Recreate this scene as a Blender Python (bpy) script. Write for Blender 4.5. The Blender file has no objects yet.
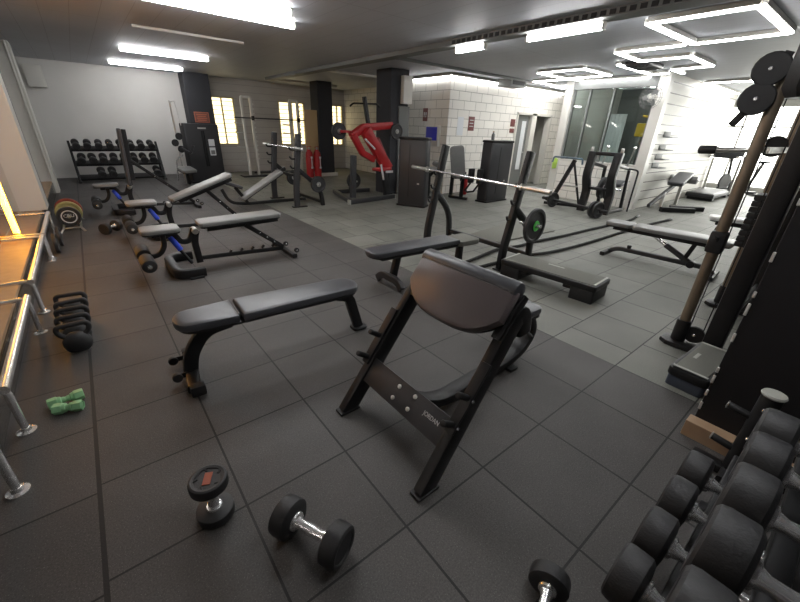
import bpy, bmesh, math, random
from mathutils import Vector, Matrix
random.seed(7)
S = bpy.context.scene
COL = S.collection
PI = math.pi
V = Vector

def lin(r, g, b):
    f = lambda c: c/12.92 if c <= .04045 else ((c+.055)/1.055)**2.4
    return (f(r/255), f(g/255), f(b/255), 1)

# ---------------------------------------------------------------- camera
cam = bpy.data.cameras.new('camera')
cam.sensor_width = 36
cam.lens = 367.08*36/800
cam.clip_start = .02
co = bpy.data.objects.new('camera', cam)
COL.objects.link(co)
Rr = V((0.78136592, -0.62309497, 0.03492788))
Ru = V((0.24056025, 0.35236198, 0.90441793))
Rf = V((0.57584553, 0.69827909, -0.42521553))
m = Matrix((Rr, Ru, -Rf)).transposed().to_4x4()
m.translation = V((0.3113, -1.2341, 1.5268))
co.matrix_world = m
S.camera = co

# ---------------------------------------------------------------- world, daylight, exposure
w = bpy.data.worlds.new('sky')
S.world = w
w.use_nodes = True
nt = w.node_tree
bg = nt.nodes['Background']
bg.inputs[0].default_value = (1.0, .985, .95, 1)
bg.inputs[1].default_value = 5.0
S.view_settings.view_transform = 'Standard'
S.view_settings.look = 'None'
S.view_settings.gamma = 1
S.view_settings.exposure = 0.95
TUBE = 22.0      # strength of the ceiling tubes
H = 2.75         # ceiling height

def area(name, loc, rot, sx, sy, power, col):
    l = bpy.data.lights.new(name, 'AREA')
    l.shape = 'RECTANGLE'
    l.size, l.size_y, l.energy, l.color = sx, sy, power, col
    o = bpy.data.objects.new(name, l)
    o.location = loc
    o.rotation_euler = rot
    COL.objects.link(o)
# daylight coming in through the glazed shop front at the far right end
EXTRA_TUBES = [(1.3, 2.85, 1.75), (1.3, 2.85, -.9)]  # unseen ceiling tubes, added as fill for the dark foreground
area('daylight_front', (18.6, .2, 1.5), (0, PI/2, 0), 2.4, 4.2, 170, (1, .98, .93))

# ---------------------------------------------------------------- materials
MATS = {}
def mat(name, col, rough=.5, metal=0, var=.0, scale=30, bump=0, bscale=200, spec=.5, coat=0):
    mt = bpy.data.materials.new(name)
    mt.use_nodes = True
    n = mt.node_tree.nodes
    L = mt.node_tree.links
    b = n['Principled BSDF']
    b.inputs['Base Color'].default_value = col
    b.inputs['Roughness'].default_value = rough
    b.inputs['Metallic'].default_value = metal
    b.inputs['Specular IOR Level'].default_value = spec
    b.inputs['Coat Weight'].default_value = coat
    tc = n.new('ShaderNodeTexCoord')
    if var:
        no = n.new('ShaderNodeTexNoise')
        no.inputs['Scale'].default_value = scale
        no.inputs['Detail'].default_value = 6
        L.new(tc.outputs['Object'], no.inputs['Vector'])
        mx = n.new('ShaderNodeMix')
        mx.data_type = 'RGBA'
        mx.inputs[6].default_value = tuple(c*(1-var) for c in col[:3])+(1,)
        mx.inputs[7].default_value = tuple(min(1, c*(1+var)) for c in col[:3])+(1,)
        L.new(no.outputs[0], mx.inputs[0])
        L.new(mx.outputs[2], b.inputs['Base Color'])
    if bump:
        nb = n.new('ShaderNodeTexNoise')
        nb.inputs['Scale'].default_value = bscale
        L.new(tc.outputs['Object'], nb.inputs['Vector'])
        bp = n.new('ShaderNodeBump')
        bp.inputs['Strength'].default_value = bump
        bp.inputs['Distance'].default_value = .004
        L.new(nb.outputs[0], bp.inputs['Height'])
        L.new(bp.outputs[0], b.inputs['Normal'])
    MATS[name] = mt
    return mt

def emit(name, col, s):
    mt = bpy.data.materials.new(name)
    mt.use_nodes = True
    n = mt.node_tree.nodes
    b = n['Principled BSDF']
    b.inputs['Base Color'].default_value = (.8, .8, .8, 1)
    b.inputs['Emission Color'].default_value = col
    b.inputs['Emission Strength'].default_value = s
    MATS[name] = mt
    return mt

black = mat('black_powder_coat', lin(30, 30, 31), .42, 0, .12, 60, .12, 400, .35)
blackm = mat('black_matte', lin(26, 26, 27), .6, 0, .15, 40)
grey_frame = mat('charcoal_powder_coat', lin(48, 48, 50), .45, 0, .1, 60, .1, 400)
vinyl = mat('black_vinyl', lin(70, 71, 75), .36, 0, .08, 8, .12, 300)  # base colour raised to carry the sheen of the ceiling lights
vinyl_worn_sheen = mat('worn_vinyl_sheen', lin(92, 84, 84), .34, 0, .18, 5, .15, 300)  # paler base: glare of the ceiling lights painted into the vinyl
vinyl_pale = mat('pale_grey_vinyl', lin(122, 122, 120), .4, 0, .1, 10, .1, 300)
rubber = mat('black_rubber', lin(44, 44, 45), .55, 0, .2, 25, .25, 120)
rubber_d = mat('dark_rubber', lin(30, 30, 31), .6, 0, .2, 40)
chrome = mat('chrome', (.92, .92, .92, 1), .22, .8)
steel = mat('brushed_steel', (.62, .61, .59, 1), .3, 1, .1, 30)
sun_tint_steel = mat('sun_tint_steel_tube', lin(120, 108, 92), .35, .35, .15, 20)  # plain steel; tan of reflected sunlight put into the base colour
white_paint = mat('white_enamel', lin(205, 203, 196), .4)
red_paint = mat('red_enamel', lin(168, 30, 34), .38, 0, .1, 10)
blue_p = mat('blue_enamel', lin(35, 70, 200), .35)
blue_box = mat('blue_panel', lin(62, 66, 190), .4)
green_p = mat('green_vinyl', lin(140, 192, 142), .5, 0, .1, 30)
green_hub = mat('green_hub', lin(70, 200, 70), .45)
plaster = mat('grey_plaster', lin(205, 203, 199), .8, 0, .08, 1.5, .1, 30)
plaster_d = mat('shaded_grey_plaster', lin(132, 128, 122), .85, 0, .12, 1.2, .1, 30)
dark_col = mat('charcoal_paint', lin(44, 45, 50), .7, 0, .12, 3)
black_wall = mat('black_paint', lin(20, 19, 22), .7, 0, .25, 4, .15, 12)
white_wall = mat('white_paint', lin(200, 198, 190), .6, 0, .03, 2)
wood = mat('light_wood', lin(168, 140, 112), .55, 0, .2, 12)
granite = mat('speckled_granite', lin(70, 66, 62), .18, 0, .75, 130, 0, 0, .6)
mirror = mat('mirror_glass', (.55, .5, .47, 1), .04, 1)
chip = mat('bare_plaster_chip', lin(205, 203, 198), .8)
orange = mat('orange_ink', lin(150, 74, 48), .5)
grey_print = mat('grey_print', lin(190, 190, 188), .5)
sign_red = mat('maroon_sign', lin(112, 62, 60), .5)
sign_orange = mat('orange_sign', lin(176, 98, 72), .5)
paper = mat('white_paper', lin(215, 218, 220), .6)
yellow_p = mat('yellow_enamel', lin(205, 172, 30), .5)
lime = mat('lime_plastic', lin(170, 205, 90), .5)
beige = mat('beige_board', lin(186, 160, 118), .6, 0, .06, 5)
floor_grey = mat('booth_grey', lin(116, 118, 116), .6)
step_top = mat('grey_step_top', lin(112, 112, 104), .8, 0, .1, 60, .4, 260)
step_edge = mat('pale_grip', lin(178, 178, 170), .6)
cream = mat('cream_frame', lin(196, 184, 150), .6)
led = emit('led_white', (1, 1, 1, 1), TUBE)
led_line = emit('led_line', (1, 1, 1, 1), 13.0)
led_soft = emit('led_panel', (1, .99, .97, 1), 11)
led_warm = emit('led_warm', (1, .40, .012, 1), 19)
pane_lit = emit('sunlit_frosted_pane', (1, .84, .5, 1), 1.15)

glass = bpy.data.materials.new('clear_glass')
glass.use_nodes = True
n = glass.node_tree.nodes
b = n['Principled BSDF']
b.inputs['Base Color'].default_value = (.92, .96, .95, 1)
b.inputs['Roughness'].default_value = .02
b.inputs['Transmission Weight'].default_value = 1
b.inputs['IOR'].default_value = 1.12
b.inputs['Specular IOR Level'].default_value = .5

class NB:
    "tiny node builder"
    def __init__(s, name):
        s.m = bpy.data.materials.new(name)
        s.m.use_nodes = True
        s.n, s.l = s.m.node_tree.nodes, s.m.node_tree.links
        s.b = s.n['Principled BSDF']
        g = s.n.new('ShaderNodeNewGeometry')
        sp = s.n.new('ShaderNodeSeparateXYZ')
        s.l.new(g.outputs['Position'], sp.inputs[0])
        s.pos = g.outputs['Position']
        s.x, s.y, s.z = sp.outputs
    def f(s, op, *a):
        q = s.n.new('ShaderNodeMath')
        q.operation = op
        for i, v in enumerate(a):
            if isinstance(v, (int, float)):
                q.inputs[i].default_value = v
            else:
                s.l.new(v, q.inputs[i])
        return q.outputs[0]
    def joint(s, u, width):      # 1 on a joint, 0 inside the tile
        d = s.f('ABSOLUTE', s.f('SUBTRACT', s.f('FRACT', s.f('ADD', u, .5)), .5))
        return s.f('LESS_THAN', d, width)
    def noise(s, scale, detail=4, vec=None):
        q = s.n.new('ShaderNodeTexNoise')
        q.inputs['Scale'].default_value = scale
        q.inputs['Detail'].default_value = detail
        s.l.new(vec or s.pos, q.inputs['Vector'])
        return q.outputs[0]
    def cell(s, u, v):
        c = s.n.new('ShaderNodeCombineXYZ')
        s.l.new(s.f('FLOOR', u), c.inputs[0])
        s.l.new(s.f('FLOOR', v), c.inputs[1])
        q = s.n.new('ShaderNodeTexWhiteNoise')
        s.l.new(c.outputs[0], q.inputs[0])
        return q.outputs['Value']
    def mix(s, f, a, b):
        q = s.n.new('ShaderNodeMix')
        q.data_type = 'RGBA'
        for i, v in ((0, f), (6, a), (7, b)):
            if isinstance(v, (int, float, tuple)):
                q.inputs[i].default_value = v
            else:
                s.l.new(v, q.inputs[i])
        return q.outputs[2]
    def scale(s, c, f):
        q = s.n.new('ShaderNodeVectorMath')
        q.operation = 'SCALE'
        s.l.new(c, q.inputs[0])
        if isinstance(f, (int, float)):
            q.inputs['Scale'].default_value = f
        else:
            s.l.new(f, q.inputs['Scale'])
        return q.outputs[0]
    def out(s, col, rough, bump=None, strength=.3, dist=.004):
        s.l.new(col, s.b.inputs['Base Color'])
        s.b.inputs['Roughness'].default_value = rough
        if bump is not None:
            q = s.n.new('ShaderNodeBump')
            q.inputs['Strength'].default_value = strength
            q.inputs['Distance'].default_value = dist
            s.l.new(bump, q.inputs['Height'])
            s.l.new(q.outputs[0], s.b.inputs['Normal'])
        return s.m

# rubber gym tiles: dark half-metre mats near, paler staggered mats past x = 3
k = NB('rubber_floor_tiles')
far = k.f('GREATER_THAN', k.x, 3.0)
left = k.f('LESS_THAN', k.x, 0.0)
v = k.f('ADD', k.f('DIVIDE', k.y, .5), k.f('MULTIPLY', left, .09))
stag = k.f('MULTIPLY', k.f('MULTIPLY', k.f('MODULO', k.f('FLOOR', k.f('ADD', v, 100.0)), 2.0), .42), far)
u = k.f('ADD', k.f('DIVIDE', k.x, .5), stag)
ju = k.joint(u, .010)
jv = k.joint(v, .009)
j0 = k.f('LESS_THAN', k.f('ABSOLUTE', k.x), .009)
jj = k.f('MAXIMUM', k.f('MAXIMUM', k.f('MULTIPLY', ju, k.f('SUBTRACT', 1.0, left)), jv), j0)
cell = k.cell(u, v)
fine = k.noise(150, 3)
big = k.noise(1.6, 5)
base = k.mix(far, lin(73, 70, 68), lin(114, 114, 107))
tone = k.f('ADD', k.f('MULTIPLY', cell, .24), k.f('ADD', k.f('MULTIPLY', big, .9), .42))
spk = k.f('GREATER_THAN', k.noise(230, 1), .68)
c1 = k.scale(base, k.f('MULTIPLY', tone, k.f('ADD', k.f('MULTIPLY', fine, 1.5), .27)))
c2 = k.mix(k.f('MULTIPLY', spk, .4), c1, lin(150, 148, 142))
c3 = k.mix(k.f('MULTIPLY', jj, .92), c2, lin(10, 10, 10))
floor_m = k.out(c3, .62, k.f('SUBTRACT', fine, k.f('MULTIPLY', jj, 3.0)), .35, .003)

def brick_mat(name, horiz, base_c, joint_c, L=.42, Hh=.2, jw=.03):
    k = NB(name)
    h = k.x if horiz == 'x' else k.y
    vv = k.f('DIVIDE', k.z, Hh)
    st = k.f('MULTIPLY', k.f('MODULO', k.f('FLOOR', vv), 2.0), .5)
    uu = k.f('ADD', k.f('DIVIDE', h, L), st)
    j = k.f('MAXIMUM', k.joint(uu, jw*Hh/L), k.joint(vv, jw))
    cell = k.cell(uu, vv)
    c = k.scale(k.mix(j, base_c, joint_c), k.f('ADD', .93, k.f('MULTIPLY', cell, .07)))
    return k.out(c, .5, k.f('SUBTRACT', 1.0, j), .35, .006)
brick_x = brick_mat('white_block_wall_x', 'x', lin(232, 229, 221), lin(158, 154, 146))
brick_y = brick_mat('white_block_wall_y', 'y', lin(228, 225, 217), lin(158, 154, 146))
k = NB('white_plank_wall')
vv = k.f('DIVIDE', k.z, .2)
j = k.joint(vv, .05)
plank_m = k.out(k.mix(j, lin(206, 203, 193), lin(92, 86, 76)), .5, k.f('SUBTRACT', 1.0, j), .35, .006)
k = NB('grey_block_wall')
vv = k.f('DIVIDE', k.z, .2)
j = k.joint(vv, .03)
grey_block = k.out(k.mix(k.f('MULTIPLY', j, .5), k.mix(k.noise(2), lin(172, 167, 160), lin(196, 191, 184)), lin(120, 116, 110)), .8)
k = NB('grey_ceiling_panels')
j = k.f('MAXIMUM', k.joint(k.f('DIVIDE', k.x, .3), .012), k.joint(k.f('DIVIDE', k.y, 3.1), .002))
ceil_m = k.out(k.mix(k.f('MULTIPLY', j, .45), k.mix(k.noise(.9), lin(166, 169, 176), lin(186, 189, 195)), lin(110, 110, 116)), .6)

# ---------------------------------------------------------------- mesh helpers
def B():
    return bmesh.new()

def obj(name, bm, material, parent=None, loc=None, smooth=35):
    bmesh.ops.recalc_face_normals(bm, faces=bm.faces)
    me = bpy.data.meshes.new(name)
    bm.to_mesh(me)
    bm.free()
    if smooth:
        for p in me.polygons:
            p.use_smooth = True
        me.set_sharp_from_angle(angle=math.radians(smooth))
    me.materials.append(material)
    o = bpy.data.objects.new(name, me)
    COL.objects.link(o)
    if parent:
        o.parent = parent
    if loc:
        o.location = loc
    return o

def tag(o, label, cat, group=None, kind=None):
    o['label'] = label
    o['category'] = cat
    if group:
        o['group'] = group
    if kind:
        o['kind'] = kind
    return o

def thing(name, label, cat, loc=(0, 0, 0), rz=0, group=None):
    o = bpy.data.objects.new(name, None)
    o.empty_display_size = .1
    COL.objects.link(o)
    o.location = loc
    o.rotation_euler = (0, 0, rz)
    return tag(o, label, cat, group)

def struct(name, bm, material, smooth=0):
    o = obj(name, bm, material, None, None, smooth)
    o['kind'] = 'structure'
    return o

def dup(root, loc, rz=None, label=None, group=None, rot=None):
    r = root.copy()
    COL.objects.link(r)
    r.location = loc
    if rz is not None:
        r.rotation_euler = (0, 0, rz)
    if rot is not None:
        r.rotation_euler = rot
    if label:
        r['label'] = label
    if group:
        r['group'] = group
    for ch in list(root.children):
        c = ch.copy()
        COL.objects.link(c)
        c.parent = r
        for g in list(ch.children):
            d = g.copy()
            COL.objects.link(d)
            d.parent = c
    return r

def ring(bm, pts):
    return [bm.verts.new(p) for p in pts]

def bridge(bm, a, b):
    n = len(a)
    for i in range(n):
        j = (i+1) % n
        try:
            bm.faces.new((a[i], a[j], b[j], b[i]))
        except ValueError:
            pass

def cap(bm, r):
    try:
        bm.faces.new(r)
    except ValueError:
        pass

def frame_of(d, up=V((0, 0, 1))):
    d = d.normalized()
    s = d.cross(up)
    if s.length < 1e-4:
        s = d.cross(V((0, 1, 0)))
        if s.length < 1e-4:
            s = d.cross(V((1, 0, 0)))
    s.normalize()
    return s, s.cross(d).normalized()

def box(bm, c, s, bev=0, M=None, seg=2):
    "axis box with centre c and size s"
    b2 = bmesh.new()
    bmesh.ops.create_cube(b2, size=1)
    bmesh.ops.scale(b2, vec=s, verts=b2.verts)
    if bev:
        bmesh.ops.bevel(b2, geom=b2.edges[:], offset=bev, segments=seg, affect='EDGES', profile=.6)
    bmesh.ops.translate(b2, vec=c, verts=b2.verts)
    join(bm, b2, M)

def join(bm, b2, M=None):
    mp = {}
    for vv in b2.verts:
        mp[vv] = bm.verts.new(M @ vv.co if M else vv.co)
    for f in b2.faces:
        try:
            bm.faces.new([mp[q] for q in f.verts])
        except ValueError:
            pass
    b2.free()

def b2box(bm, x0, x1, y0, y1, z0, z1, bev=0):
    box(bm, ((x0+x1)/2, (y0+y1)/2, (z0+z1)/2), (abs(x1-x0), abs(y1-y0), abs(z1-z0)), bev)

def fillet(pts, r, n=5):
    pts = [V(p) for p in pts]
    out = [pts[0]]
    for i in range(1, len(pts)-1):
        a, b, c = pts[i-1], pts[i], pts[i+1]
        rr = min(r, (a-b).length*.48, (c-b).length*.48)
        p, q = b+(a-b).normalized()*rr, b+(c-b).normalized()*rr
        for j in range(n+1):
            t = j/n
            out.append(p*(1-t)**2+b*2*t*(1-t)+q*t*t)
    out.append(pts[-1])
    return out

def sweep(bm, pts, prof, up=None, closed=False):
    "sweep a 2D profile (side, up) along a polyline"
    pts = [V(p) for p in pts]
    n = len(pts)
    rings = []
    upv = V(up) if up else None
    last = None
    for i, p in enumerate(pts):
        if closed:
            d = (pts[(i+1) % n]-pts[i-1])
        else:
            d = pts[min(i+1, n-1)]-pts[max(i-1, 0)]
        d.normalize()
        if upv is not None:
            s, uu = frame_of(d, upv)
        elif last is None:
            s, uu = frame_of(d)
        else:
            s = last-d*last.dot(d)
            s.normalize()
            uu = s.cross(d).normalized()
        last = s
        k = 1.0
        if 0 < i < n-1 or closed:
            d1 = (pts[i]-pts[i-1]).normalized()
            k = 1/max(.5, abs(d1.dot(d)))
        rings.append(ring(bm, [p+s*a+uu*b for a, b in prof]))
    for a, b in zip(rings, rings[1:]):
        bridge(bm, a, b)
    if closed:
        bridge(bm, rings[-1], rings[0])
    else:
        cap(bm, rings[0][::-1])
        cap(bm, rings[-1])

def circ(r, n=12):
    return [(r*math.cos(2*PI*i/n), r*math.sin(2*PI*i/n)) for i in range(n)]

def rect(w, h, c=0):
    w, h = w/2, h/2
    if not c:
        return [(-w, -h), (w, -h), (w, h), (-w, h)]
    o = []
    for sx, sy, a in ((1, -1, -PI/2), (1, 1, 0), (-1, 1, PI/2), (-1, -1, PI)):
        for j in range(3):
            t = a+j*PI/4
            o.append((sx*(w-c)+c*math.cos(t), sy*(h-c)+c*math.sin(t)))
    return o

def tube(bm, pts, r, n=12, up=None, closed=False):
    sweep(bm, pts, circ(r, n), up, closed)

def bar(bm, pts, w, h, up=(0, 1, 0), c=.006):
    "rectangular tube; w = width across (perpendicular to up), h = along up"
    sweep(bm, pts, rect(w, h, c), up)

def lathe(bm, p, d, prof, n=24, hollow=False):
    "profile of (distance along d, radius)"
    p, d = V(p), V(d).normalized()
    s, uu = frame_of(d)
    rings = []
    for t, r in prof:
        if r < 1e-5:
            rings.append([bm.verts.new(p+d*t)])
        else:
            rings.append(ring(bm, [p+d*t+s*(r*math.cos(2*PI*i/n))+uu*(r*math.sin(2*PI*i/n)) for i in range(n)]))
    for a, b in zip(rings, rings[1:]):
        if len(a) == 1 and len(b) > 1:
            for i in range(n):
                bm.faces.new((a[0], b[i], b[(i+1) % n]))
        elif len(b) == 1 and len(a) > 1:
            for i in range(n):
                bm.faces.new((b[0], a[(i+1) % n], a[i]))
        elif len(a) > 1:
            bridge(bm, a, b)
    if hollow:
        bridge(bm, rings[-1], rings[0])
        return
    if len(rings[0]) > 1:
        cap(bm, rings[0][::-1])
    if len(rings[-1]) > 1:
        cap(bm, rings[-1])

def cyl(bm, a, b, r, n=16, bev=0):
    a, b = V(a), V(b)
    L = (b-a).length
    if bev:
        e = bev
        pr = [(0, r-e), (e*.3, r-e*.3), (e, r), (L-e, r), (L-e*.3, r-e*.3), (L, r-e)]
    else:
        pr = [(0, r), (L, r)]
    lathe(bm, a, b-a, pr, n)

def rrect(lx, ly, c, n=5):
    o = []
    for sx, sy, a in ((1, -1, -PI/2), (1, 1, 0), (-1, 1, PI/2), (-1, -1, PI)):
        for j in range(n+1):
            t = a+j*PI/2/n
            o.append(V((sx*(lx/2-c)+c*math.cos(t), sy*(ly/2-c)+c*math.sin(t))))
    return o

def slab(bm, out, z0, z1, e=0, M=None, crown=0):
    "outline of 2D points raised from z0 to z1 with rounded edges of radius e"
    out = [V((p[0], p[1])) for p in out]
    n = len(out)
    A = sum(out[i].x*out[(i+1) % n].y-out[(i+1) % n].x*out[i].y for i in range(n))
    if A < 0:
        out.reverse()
    nor = []
    for i in range(n):
        d1 = (out[i]-out[i-1])
        d2 = (out[(i+1) % n]-out[i])
        d = (d1.normalized() if d1.length > 1e-9 else d2.normalized())+(d2.normalized() if d2.length > 1e-9 else d1.normalized())
        if d.length < 1e-6:
            d = d2
        d.normalize()
        nor.append(V((-d.y, d.x)))
    lay = [(z0, 0), (z1, 0)]
    if e:
        lay = [(z0, e), (z0+e*.3, e*.3), (z0+e, 0), (z1-e, 0), (z1-e*.3, e*.3), (z1, e)]
        if crown:
            lay.append((z1+crown, e*2.6))
    rings = []
    for z, ins in lay:
        pts = [V((p.x+q.x*ins, p.y+q.y*ins, z)) for p, q in zip(out, nor)]
        rings.append(ring(bm, [M @ p if M else p for p in pts]))
    for a, b in zip(rings, rings[1:]):
        bridge(bm, a, b)
    cap(bm, rings[0][::-1])
    cap(bm, rings[-1])

def axes(o, x, z):
    "matrix with local x along x and local z along z"
    x = V(x).normalized()
    z = V(z)
    z = (z-x*z.dot(x)).normalized()
    y = z.cross(x)
    m = Matrix((x, y, z)).transposed().to_4x4()
    m.translation = V(o)
    return m

def bolt(bm, p, d, r=.011, h=.008):
    lathe(bm, p, d, [(0, r), (h*.6, r), (h, r*.6), (h, 0)], 10)

def text(name, s, size, M, material, parent, depth=.0012):
    c = bpy.data.curves.new(name, 'FONT')
    c.body = s
    c.size = size
    c.align_x = 'CENTER'
    c.align_y = 'CENTER'
    c.extrude = depth
    tmp = bpy.data.objects.new('tmp', c)
    COL.objects.link(tmp)
    dg = bpy.context.evaluated_depsgraph_get()
    me = bpy.data.meshes.new_from_object(tmp.evaluated_get(dg))
    bpy.data.objects.remove(tmp)
    bpy.data.curves.remove(c)
    me.transform(M)
    me.materials.clear()
    me.materials.append(material)
    o = bpy.data.objects.new(name, me)
    COL.objects.link(o)
    o.parent = parent
    return o

# ================================================================ THE ROOM
XL, XR, YN, YB = -.62, 17.6, -2.7, 12.5
bm = B(); b2box(bm, XL-.2, XR+.1, YN-.2, YB+.2, -.1, 0); struct('floor', bm, floor_m)
bm = B(); b2box(bm, XL-.2, XR+.1, YN-.2, YB+.2, H, H+.1); struct('ceiling', bm, ceil_m)
bm = B(); b2box(bm, XL-.2, XL, YN, YB, 0, H); struct('wall_left', bm, plaster)
bm = B(); b2box(bm, XL-.2, 10.4, YN-.2, YN, 0, H); b2box(bm, 10.4, XR+.1, YN-.2, YN, 0, H); struct('wall_near', bm, dark_col)
# back wall with three window openings
WIN = [(3.68, 4.45), (5.88, 6.86), (7.93, 8.42)]
bm = B()
b2box(bm, XL, 2.98, YB, YB+.2, 0, H)
struct('wall_back', bm, plaster)
bm = B()
b2box(bm, 2.98, 10, YB, YB+.2, 0, .84)
b2box(bm, 2.98, 10, YB, YB+.2, 2.24, H)
xs = [2.98]+[q for p in WIN for q in p]+[10]
for i in range(0, len(xs), 2):
    b2box(bm, xs[i], xs[i+1], YB, YB+.2, .84, 2.24)
struct('wall_windows', bm, grey_block)
for i, (a, c) in enumerate(WIN):
    f = B()
    for q in ((a, a+.045, .84, 2.24), (c-.045, c, .84, 2.24), (a, c, .84, .885), (a, c, 2.195, 2.24), ((a+c)/2-.018, (a+c)/2+.018, .84, 2.24)):
        b2box(f, q[0], q[1], YB-.02, YB+.1, q[2], q[3])
    fo = struct('window_%d' % (i+1), f, cream)
    s_ = B()
    for j in range(10):
        z = .95+j*.128
        b2box(s_, a+.03, c-.03, YB+.01, YB+.03, z, z+.016)
    obj('grille', s_, cream, fo)
    p_ = B(); b2box(p_, a+.02, c-.02, YB+.06, YB+.08, .86, 2.22)
    obj('pane', p_, pane_lit, fo)
# columns
bm = B(); b2box(bm, 2.98, 3.66, 11.95, YB, 0, H, .01); struct('wall_column_charcoal', bm, dark_col)
bm = B(); b2box(bm, 6.32, 6.82, 10.4, 10.9, 0, H, .01); struct('wall_column_black', bm, dark_col)
bm = B(); b2box(bm, 6.28, 6.9, 10.32, 10.94, 0, .1, .01); struct('trim_1', bm, white_paint)
bm = B(); b2box(bm, 6.12, 6.64, 6.42, 7.0, 0, H, .01); struct('wall_column_big', bm, dark_col)
bm = B(); b2box(bm, 6.34, 6.66, 6.38, 6.42, .0, 2.0, .008); struct('wall_panel_grey', bm, floor_grey)
bm = B(); b2box(bm, 6.4, 6.66, 6.3, 6.42, 2.05, 2.62, .008); struct('trim_2', bm, white_paint)
bm = B(); b2box(bm, 5.9, 6.32, 10.5, 10.53, .3, 1.95, .006)
tag(obj('beige_panel', bm, beige), 'beige upright board fixed to the left of the black column by the windows', 'panel')
# toilet block
bm = B(); b2box(bm, 7.45, 7.6, 6.0, 7.6, 0, H); b2box(bm, 8.5, 8.65, 7.75, YB, 0, H); struct('wall_block_side', bm, brick_y)
bm = B(); b2box(bm, 7.45, 8.65, 7.6, 7.75, 0, H); struct('wall_block_return', bm, brick_x)
bm = B()
b2box(bm, 7.45, 10.25, 5.85, 6.0, 0, H)
b2box(bm, 10.25, 13.6, 5.85, 6.0, 2.02, H)
b2box(bm, 10.95, 11.15, 5.85, 6.0, 0, 2.02)
b2box(bm, 11.95, 13.6, 5.85, 6.0, 0, 2.02)
struct('wall_block_front', bm, brick_x)
bm = B()
b2box(bm, 10.2, 10.26, 5.82, 6.02, 0, 2.07); b2box(bm, 10.94, 11.17, 5.82, 6.02, 0, 2.07); b2box(bm, 11.93, 11.99, 5.82, 6.02, 0, 2.07); b2box(bm, 10.2, 11.99, 5.82, 6.02, 2.01, 2.07)
struct('trim_3', bm, white_paint)
bm = B(); b2box(bm, 10.27, 10.93, 5.93, 5.97, .01, 2.0, .005); d = struct('door_1', bm, floor_grey)
bm = B(); b2box(bm, 10.62, 10.82, 5.925, 5.931, .5, 1.85); obj('door_panel', bm, paper, d)
bm = B(); tube(bm, fillet([(10.86, 5.93, 1.0), (10.86, 5.88, 1.0), (10.78, 5.88, 1.0)], .02), .01); obj('door_handle', bm, steel, d)
bm = B(); M = Matrix.Translation((11.18, 5.98, 0)) @ Matrix.Rotation(math.radians(62), 4, 'Z')
box(bm, (.38, 0, 1.0), (.74, .04, 1.98), .005, M); d = struct('door_2', bm, white_wall)
bm = B(); M2 = M @ Matrix.Translation((.68, -.03, 1.0)); box(bm, (0, 0, 0), (.03, .06, .12), .006, M2); obj('door_handle', bm, steel, d)
bm = B(); b2box(bm, 10.2, 12.2, 7.4, 7.5, 0, H); b2box(bm, 10.2, 10.24, 6, 7.4, 0, H); b2box(bm, 12.2, 12.24, 6, 7.4, 0, H); struct('wall_corridor', bm, white_wall)
bm = B(); b2box(bm, 13.6, 13.75, 2.2, 6.0, 0, H); struct('wall_passage_end', bm, white_wall)
# glazed booth
bm = B(); b2box(bm, 10, 10.15, 2.32, 4.2, 0, .92); struct('wall_booth_low', bm, brick_y)
bm = B(); b2box(bm, 9.97, 10.18, 4.18, 4.38, 0, H, .006); struct('trim_4', bm, white_paint)
bm = B(); b2box(bm, 9.97, 10.18, 2.13, 2.33, 0, H, .006); struct('trim_5', bm, white_paint)
bm = B(); b2box(bm, 9.98, 10.17, 2.33, 4.18, 2.52, H); struct('wall_booth_top', bm, floor_grey)
bm = B(); b2box(bm, 9.99, 10.14, 2.33, 4.18, .92, .96, .005); struct('trim_6', bm, white_paint)
bm = B(); b2box(bm, 10.18, 13.6, 4.3, 4.38, 0, H); struct('wall_booth_side', bm, white_wall)
bm = B(); b2box(bm, 10.16, 15.3, 2.14, 2.29, 0, H); struct('wall_planked', bm, plank_m)
bm = B(); b2box(bm, 12.9, 12.96, 2.3, 4.3, 0, H); struct('wall_booth_inner', bm, floor_grey)
# thin glass
def thin_glass(name, tint, refl):
    mt = bpy.data.materials.new(name)
    mt.use_nodes = True
    n, L = mt.node_tree.nodes, mt.node_tree.links
    n.remove(n['Principled BSDF'])
    t = n.new('ShaderNodeBsdfTransparent'); t.inputs[0].default_value = tint
    g = n.new('ShaderNodeBsdfGlossy'); g.inputs['Roughness'].default_value = .02
    fr = n.new('ShaderNodeFresnel'); fr.inputs[0].default_value = refl
    mx = n.new('ShaderNodeMixShader')
    L.new(fr.outputs[0], mx.inputs[0]); L.new(t.outputs[0], mx.inputs[1]); L.new(g.outputs[0], mx.inputs[2])
    L.new(mx.outputs[0], n['Material Output'].inputs[0])
    return mt
tglass = thin_glass('window_glass', (.86, .92, .9, 1), 1.5)
bm = B(); b2box(bm, 10.06, 10.075, 2.33, 4.18, .96, 2.52); w4 = struct('window_4', bm, tglass)
bm = B()
for y in (2.33, 3.2, 3.75, 4.14):
    b2box(bm, 10.03, 10.11, y, y+.04, .96, 2.52)
obj('window_frame', bm, floor_grey, w4)
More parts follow.
